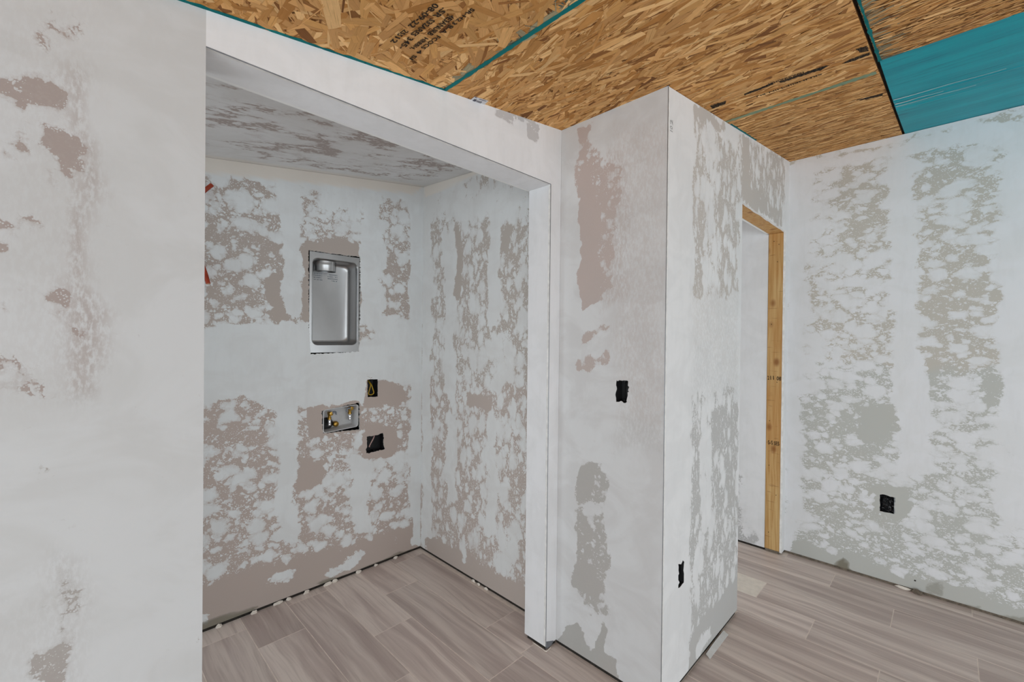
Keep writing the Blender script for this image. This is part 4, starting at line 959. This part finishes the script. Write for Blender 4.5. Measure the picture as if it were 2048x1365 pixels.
for (a0, b0, a1, b1) in ((min(s_)+0.001, min(t_)+0.001, max(s_)-0.001, min(t_)+0.004), (min(s_)+0.001, min(t_)+0.001, min(s_)+0.004, max(t_)-0.001)):
    p0, p1 = q(a0, b0, 0.001), q(a1, b1, 0.006); box(bm, p0.x, p1.x, p0.y, p1.y, p0.z, p1.z)
local(bmobj('box_rim', bm, 'zinc', r5), r5)

# ---- red tube ends beside the opening
def red_tube(name, label, pts, r):
    root = empty(name, pts[0], label, 'tube', 'red tubes in the alcove')
    pts = smoothpath(pts, 6); bm = bmesh.new(); tube(bm, pts, r, 14); local(bmobj('tube_wall', bm, 'red', root, smooth=True), root)
    d = (pts[-1]-pts[-2]).normalized(); bm = bmesh.new(); lathe(bm, [(0.0005, 0.0008), (r*0.8, 0.0008), (r*0.98, 0.0), (r*0.98, -0.004)], pts[-1], d, 14); local(bmobj('cut_end', bm, 'redend', root, smooth=True), root)
a = P('back', 411, 380); b = P('back', 424.5, 370)
def on_y(u, v, y): return hit(u, v, (0, 1, 0), y)
red_tube('red_tube_end', 'orange-red tube end slanting upward at the left of the alcove', [Vector(on_y(380, 404, Y2-0.001)), Vector(on_y(396, 393, Y2-0.018)), Vector(on_y(411, 380, Y2-0.03)), Vector(on_y(424, 370, Y2-0.03))], 0.0095)
red_tube('red_tube_end', 'orange-red tube end pointing down at the left of the alcove, lower than the slanting one', [Vector(on_y(396, 520, Y2-0.001)), Vector(on_y(404, 530, Y2-0.018)), Vector(on_y(411, 548, Y2-0.03)), Vector(on_y(416.5, 568, Y2-0.04))], 0.0095)

# ---- shipping label on the board above the opening
lab = empty('printed_sticker', P('ceil', 957, 200), 'small white printed sticker on the strand board above the alcove opening', 'sticker')
def flatpoly(name, par, pts, z, mat, th=0.0003):
    bm = bmesh.new(); f = bm.faces.new([bm.verts.new((*P('ceil', *p)[:2], P('ceil', *p)[2]-z)) for p in pts]); r = bmesh.ops.extrude_face_region(bm, geom=[f])
    for v in r['geom']:
        if isinstance(v, bmesh.types.BMVert): v.co.z -= th
    return local(bmobj(name, bm, mat, par), par)
flatpoly('paper', lab, [(940, 199), (949.5, 192), (977, 200.5), (967, 210)], 0.0024, 'paperw')
flatpoly('print_block', lab, [(945, 200), (949, 196.5), (954, 198), (950, 202.5)], 0.0030, 'inkgrey')
flatpoly('print_block', lab, [(950, 192.8), (954.5, 193.8), (953.5, 195), (949.5, 194)], 0.0030, 'inkgrey')
for k in range(5):
    u = 954.5+k*2.2; flatpoly('barcode_bar', lab, [(u, 199.5+k*0.5), (u+1.2, 199.8+k*0.5), (u-2.6, 204.2+k*0.5), (u-3.8, 203.9+k*0.5)], 0.0030, 'inkgrey')
flatpoly('print_line', lab, [(958, 196.2), (973, 200.6), (972.3, 201.4), (957.3, 197)], 0.0030, 'inkgrey')

# ---- loose pieces on the floor
def lump(name, label, cat, c, size, mat, seed, group=None):
    rnd = random.Random(seed); bm = bmesh.new(); bmesh.ops.create_icosphere(bm, subdivisions=2, radius=1.0)
    for v in bm.verts:
        k = 1+rnd.uniform(-0.28, 0.28); v.co = Vector((v.co.x*size[0]*k, v.co.y*size[1]*k, max(v.co.z*size[2]*k, -size[2]*0.55)))
    zmin = min(v.co.z for v in bm.verts)
    for v in bm.verts: v.co.z -= zmin
    o = bmobj(name, bm, mat); o.location = c; tag(o, label, cat, group); return o
c = P('floor', 1836, 1190); lump('mortar_lump', 'crumbly dark mortar lump at the foot of the right wall', 'debris', (X7-0.018, c[1], 0.0003), (0.012, 0.020, 0.018), 'dirt', 3)
c = P('floor', 1806, 1179); lump('plaster_piece', 'pale plaster piece beside the dark lump at the foot of the right wall', 'debris', (X7-0.010, c[1], 0.0003), (0.007, 0.035, 0.010), 'crumb', 8)
for i, (u, v, sx) in enumerate([(430, 1240, 0.010), (505, 1222, 0.012), (552, 1204, 0.016), (575, 1198, 0.010), (610, 1184, 0.012), (652, 1168, 0.020), (668, 1164, 0.012), (716, 1146, 0.012), (750, 1132, 0.009), (790, 1117, 0.012)]):
    c = P('floor', u, v); lump('plaster_crumb', 'small pale plaster crumb at the foot of the alcove back wall', 'debris', (c[0], Y2-0.007, 0.0003), (sx*1.3, 0.007, 0.010), 'crumb', 20+i, 'plaster crumbs along the alcove back wall')
for i, (u, v, sx) in enumerate([(940, 1168, 0.014), (952, 1174, 0.010), (965, 1184, 0.012)]):
    c = P('floor', u, v); lump('plaster_crumb', 'small pale plaster crumb at the foot of the alcove side wall', 'debris', (X3-0.006, c[1], 0.0003), (0.005, sx*1.2, 0.008), 'crumb', 40+i, 'plaster crumbs along the alcove side wall')
# strip of torn board paper lying along the pier
pts = [P('floor', *p) for p in [(1412, 1313), (1418, 1319), (1455, 1270), (1447, 1266)]]
bm = bmesh.new(); n = 10; rows = []
for i in range(n+1):
    t = i/n; a = pts[0]*(1-t)+pts[3]*t; b = pts[1]*(1-t)+pts[2]*t; a[1] = min(a[1], Y5-0.003)
    lift = 0.0015+0.004*math.sin(math.pi*t)+random.uniform(0, 0.0015)
    rows.append([bm.verts.new((a[0], a[1], lift+0.006)), bm.verts.new((b[0], b[1]-0.004, 0.0004)), bm.verts.new((b[0], b[1]-0.004, 0.0020)), bm.verts.new((a[0], a[1], lift+0.0075))])
for i in range(n):
    for k in range(4): bm.faces.new((rows[i][k], rows[i][(k+1) % 4], rows[i+1][(k+1) % 4], rows[i+1][k]))
bm.faces.new(rows[0]); bm.faces.new(rows[-1][::-1])
tag(bmobj('board_strip', bm, 'greystrip'), 'thin grey strip of board paper lying on the floor along the pier', 'strip')
# sliver of pale filler at the foot of the jamb
bm = bmesh.new(); tube(bm, smoothpath([(XR-0.004, Y1+0.075, 0.002), (XR-0.005, Y1+0.02, 0.002), (XR-0.005, Y1-0.005, 0.002), (XR+0.012, Y1-0.006, 0.002), (XR+0.03, Y1-0.004, 0.002)], 5), 0.0022, 6)
tag(bmobj('filler_bead', bm, 'crumb', smooth=True), 'thin pale bead of filler around the foot of the opening jamb', 'filler')
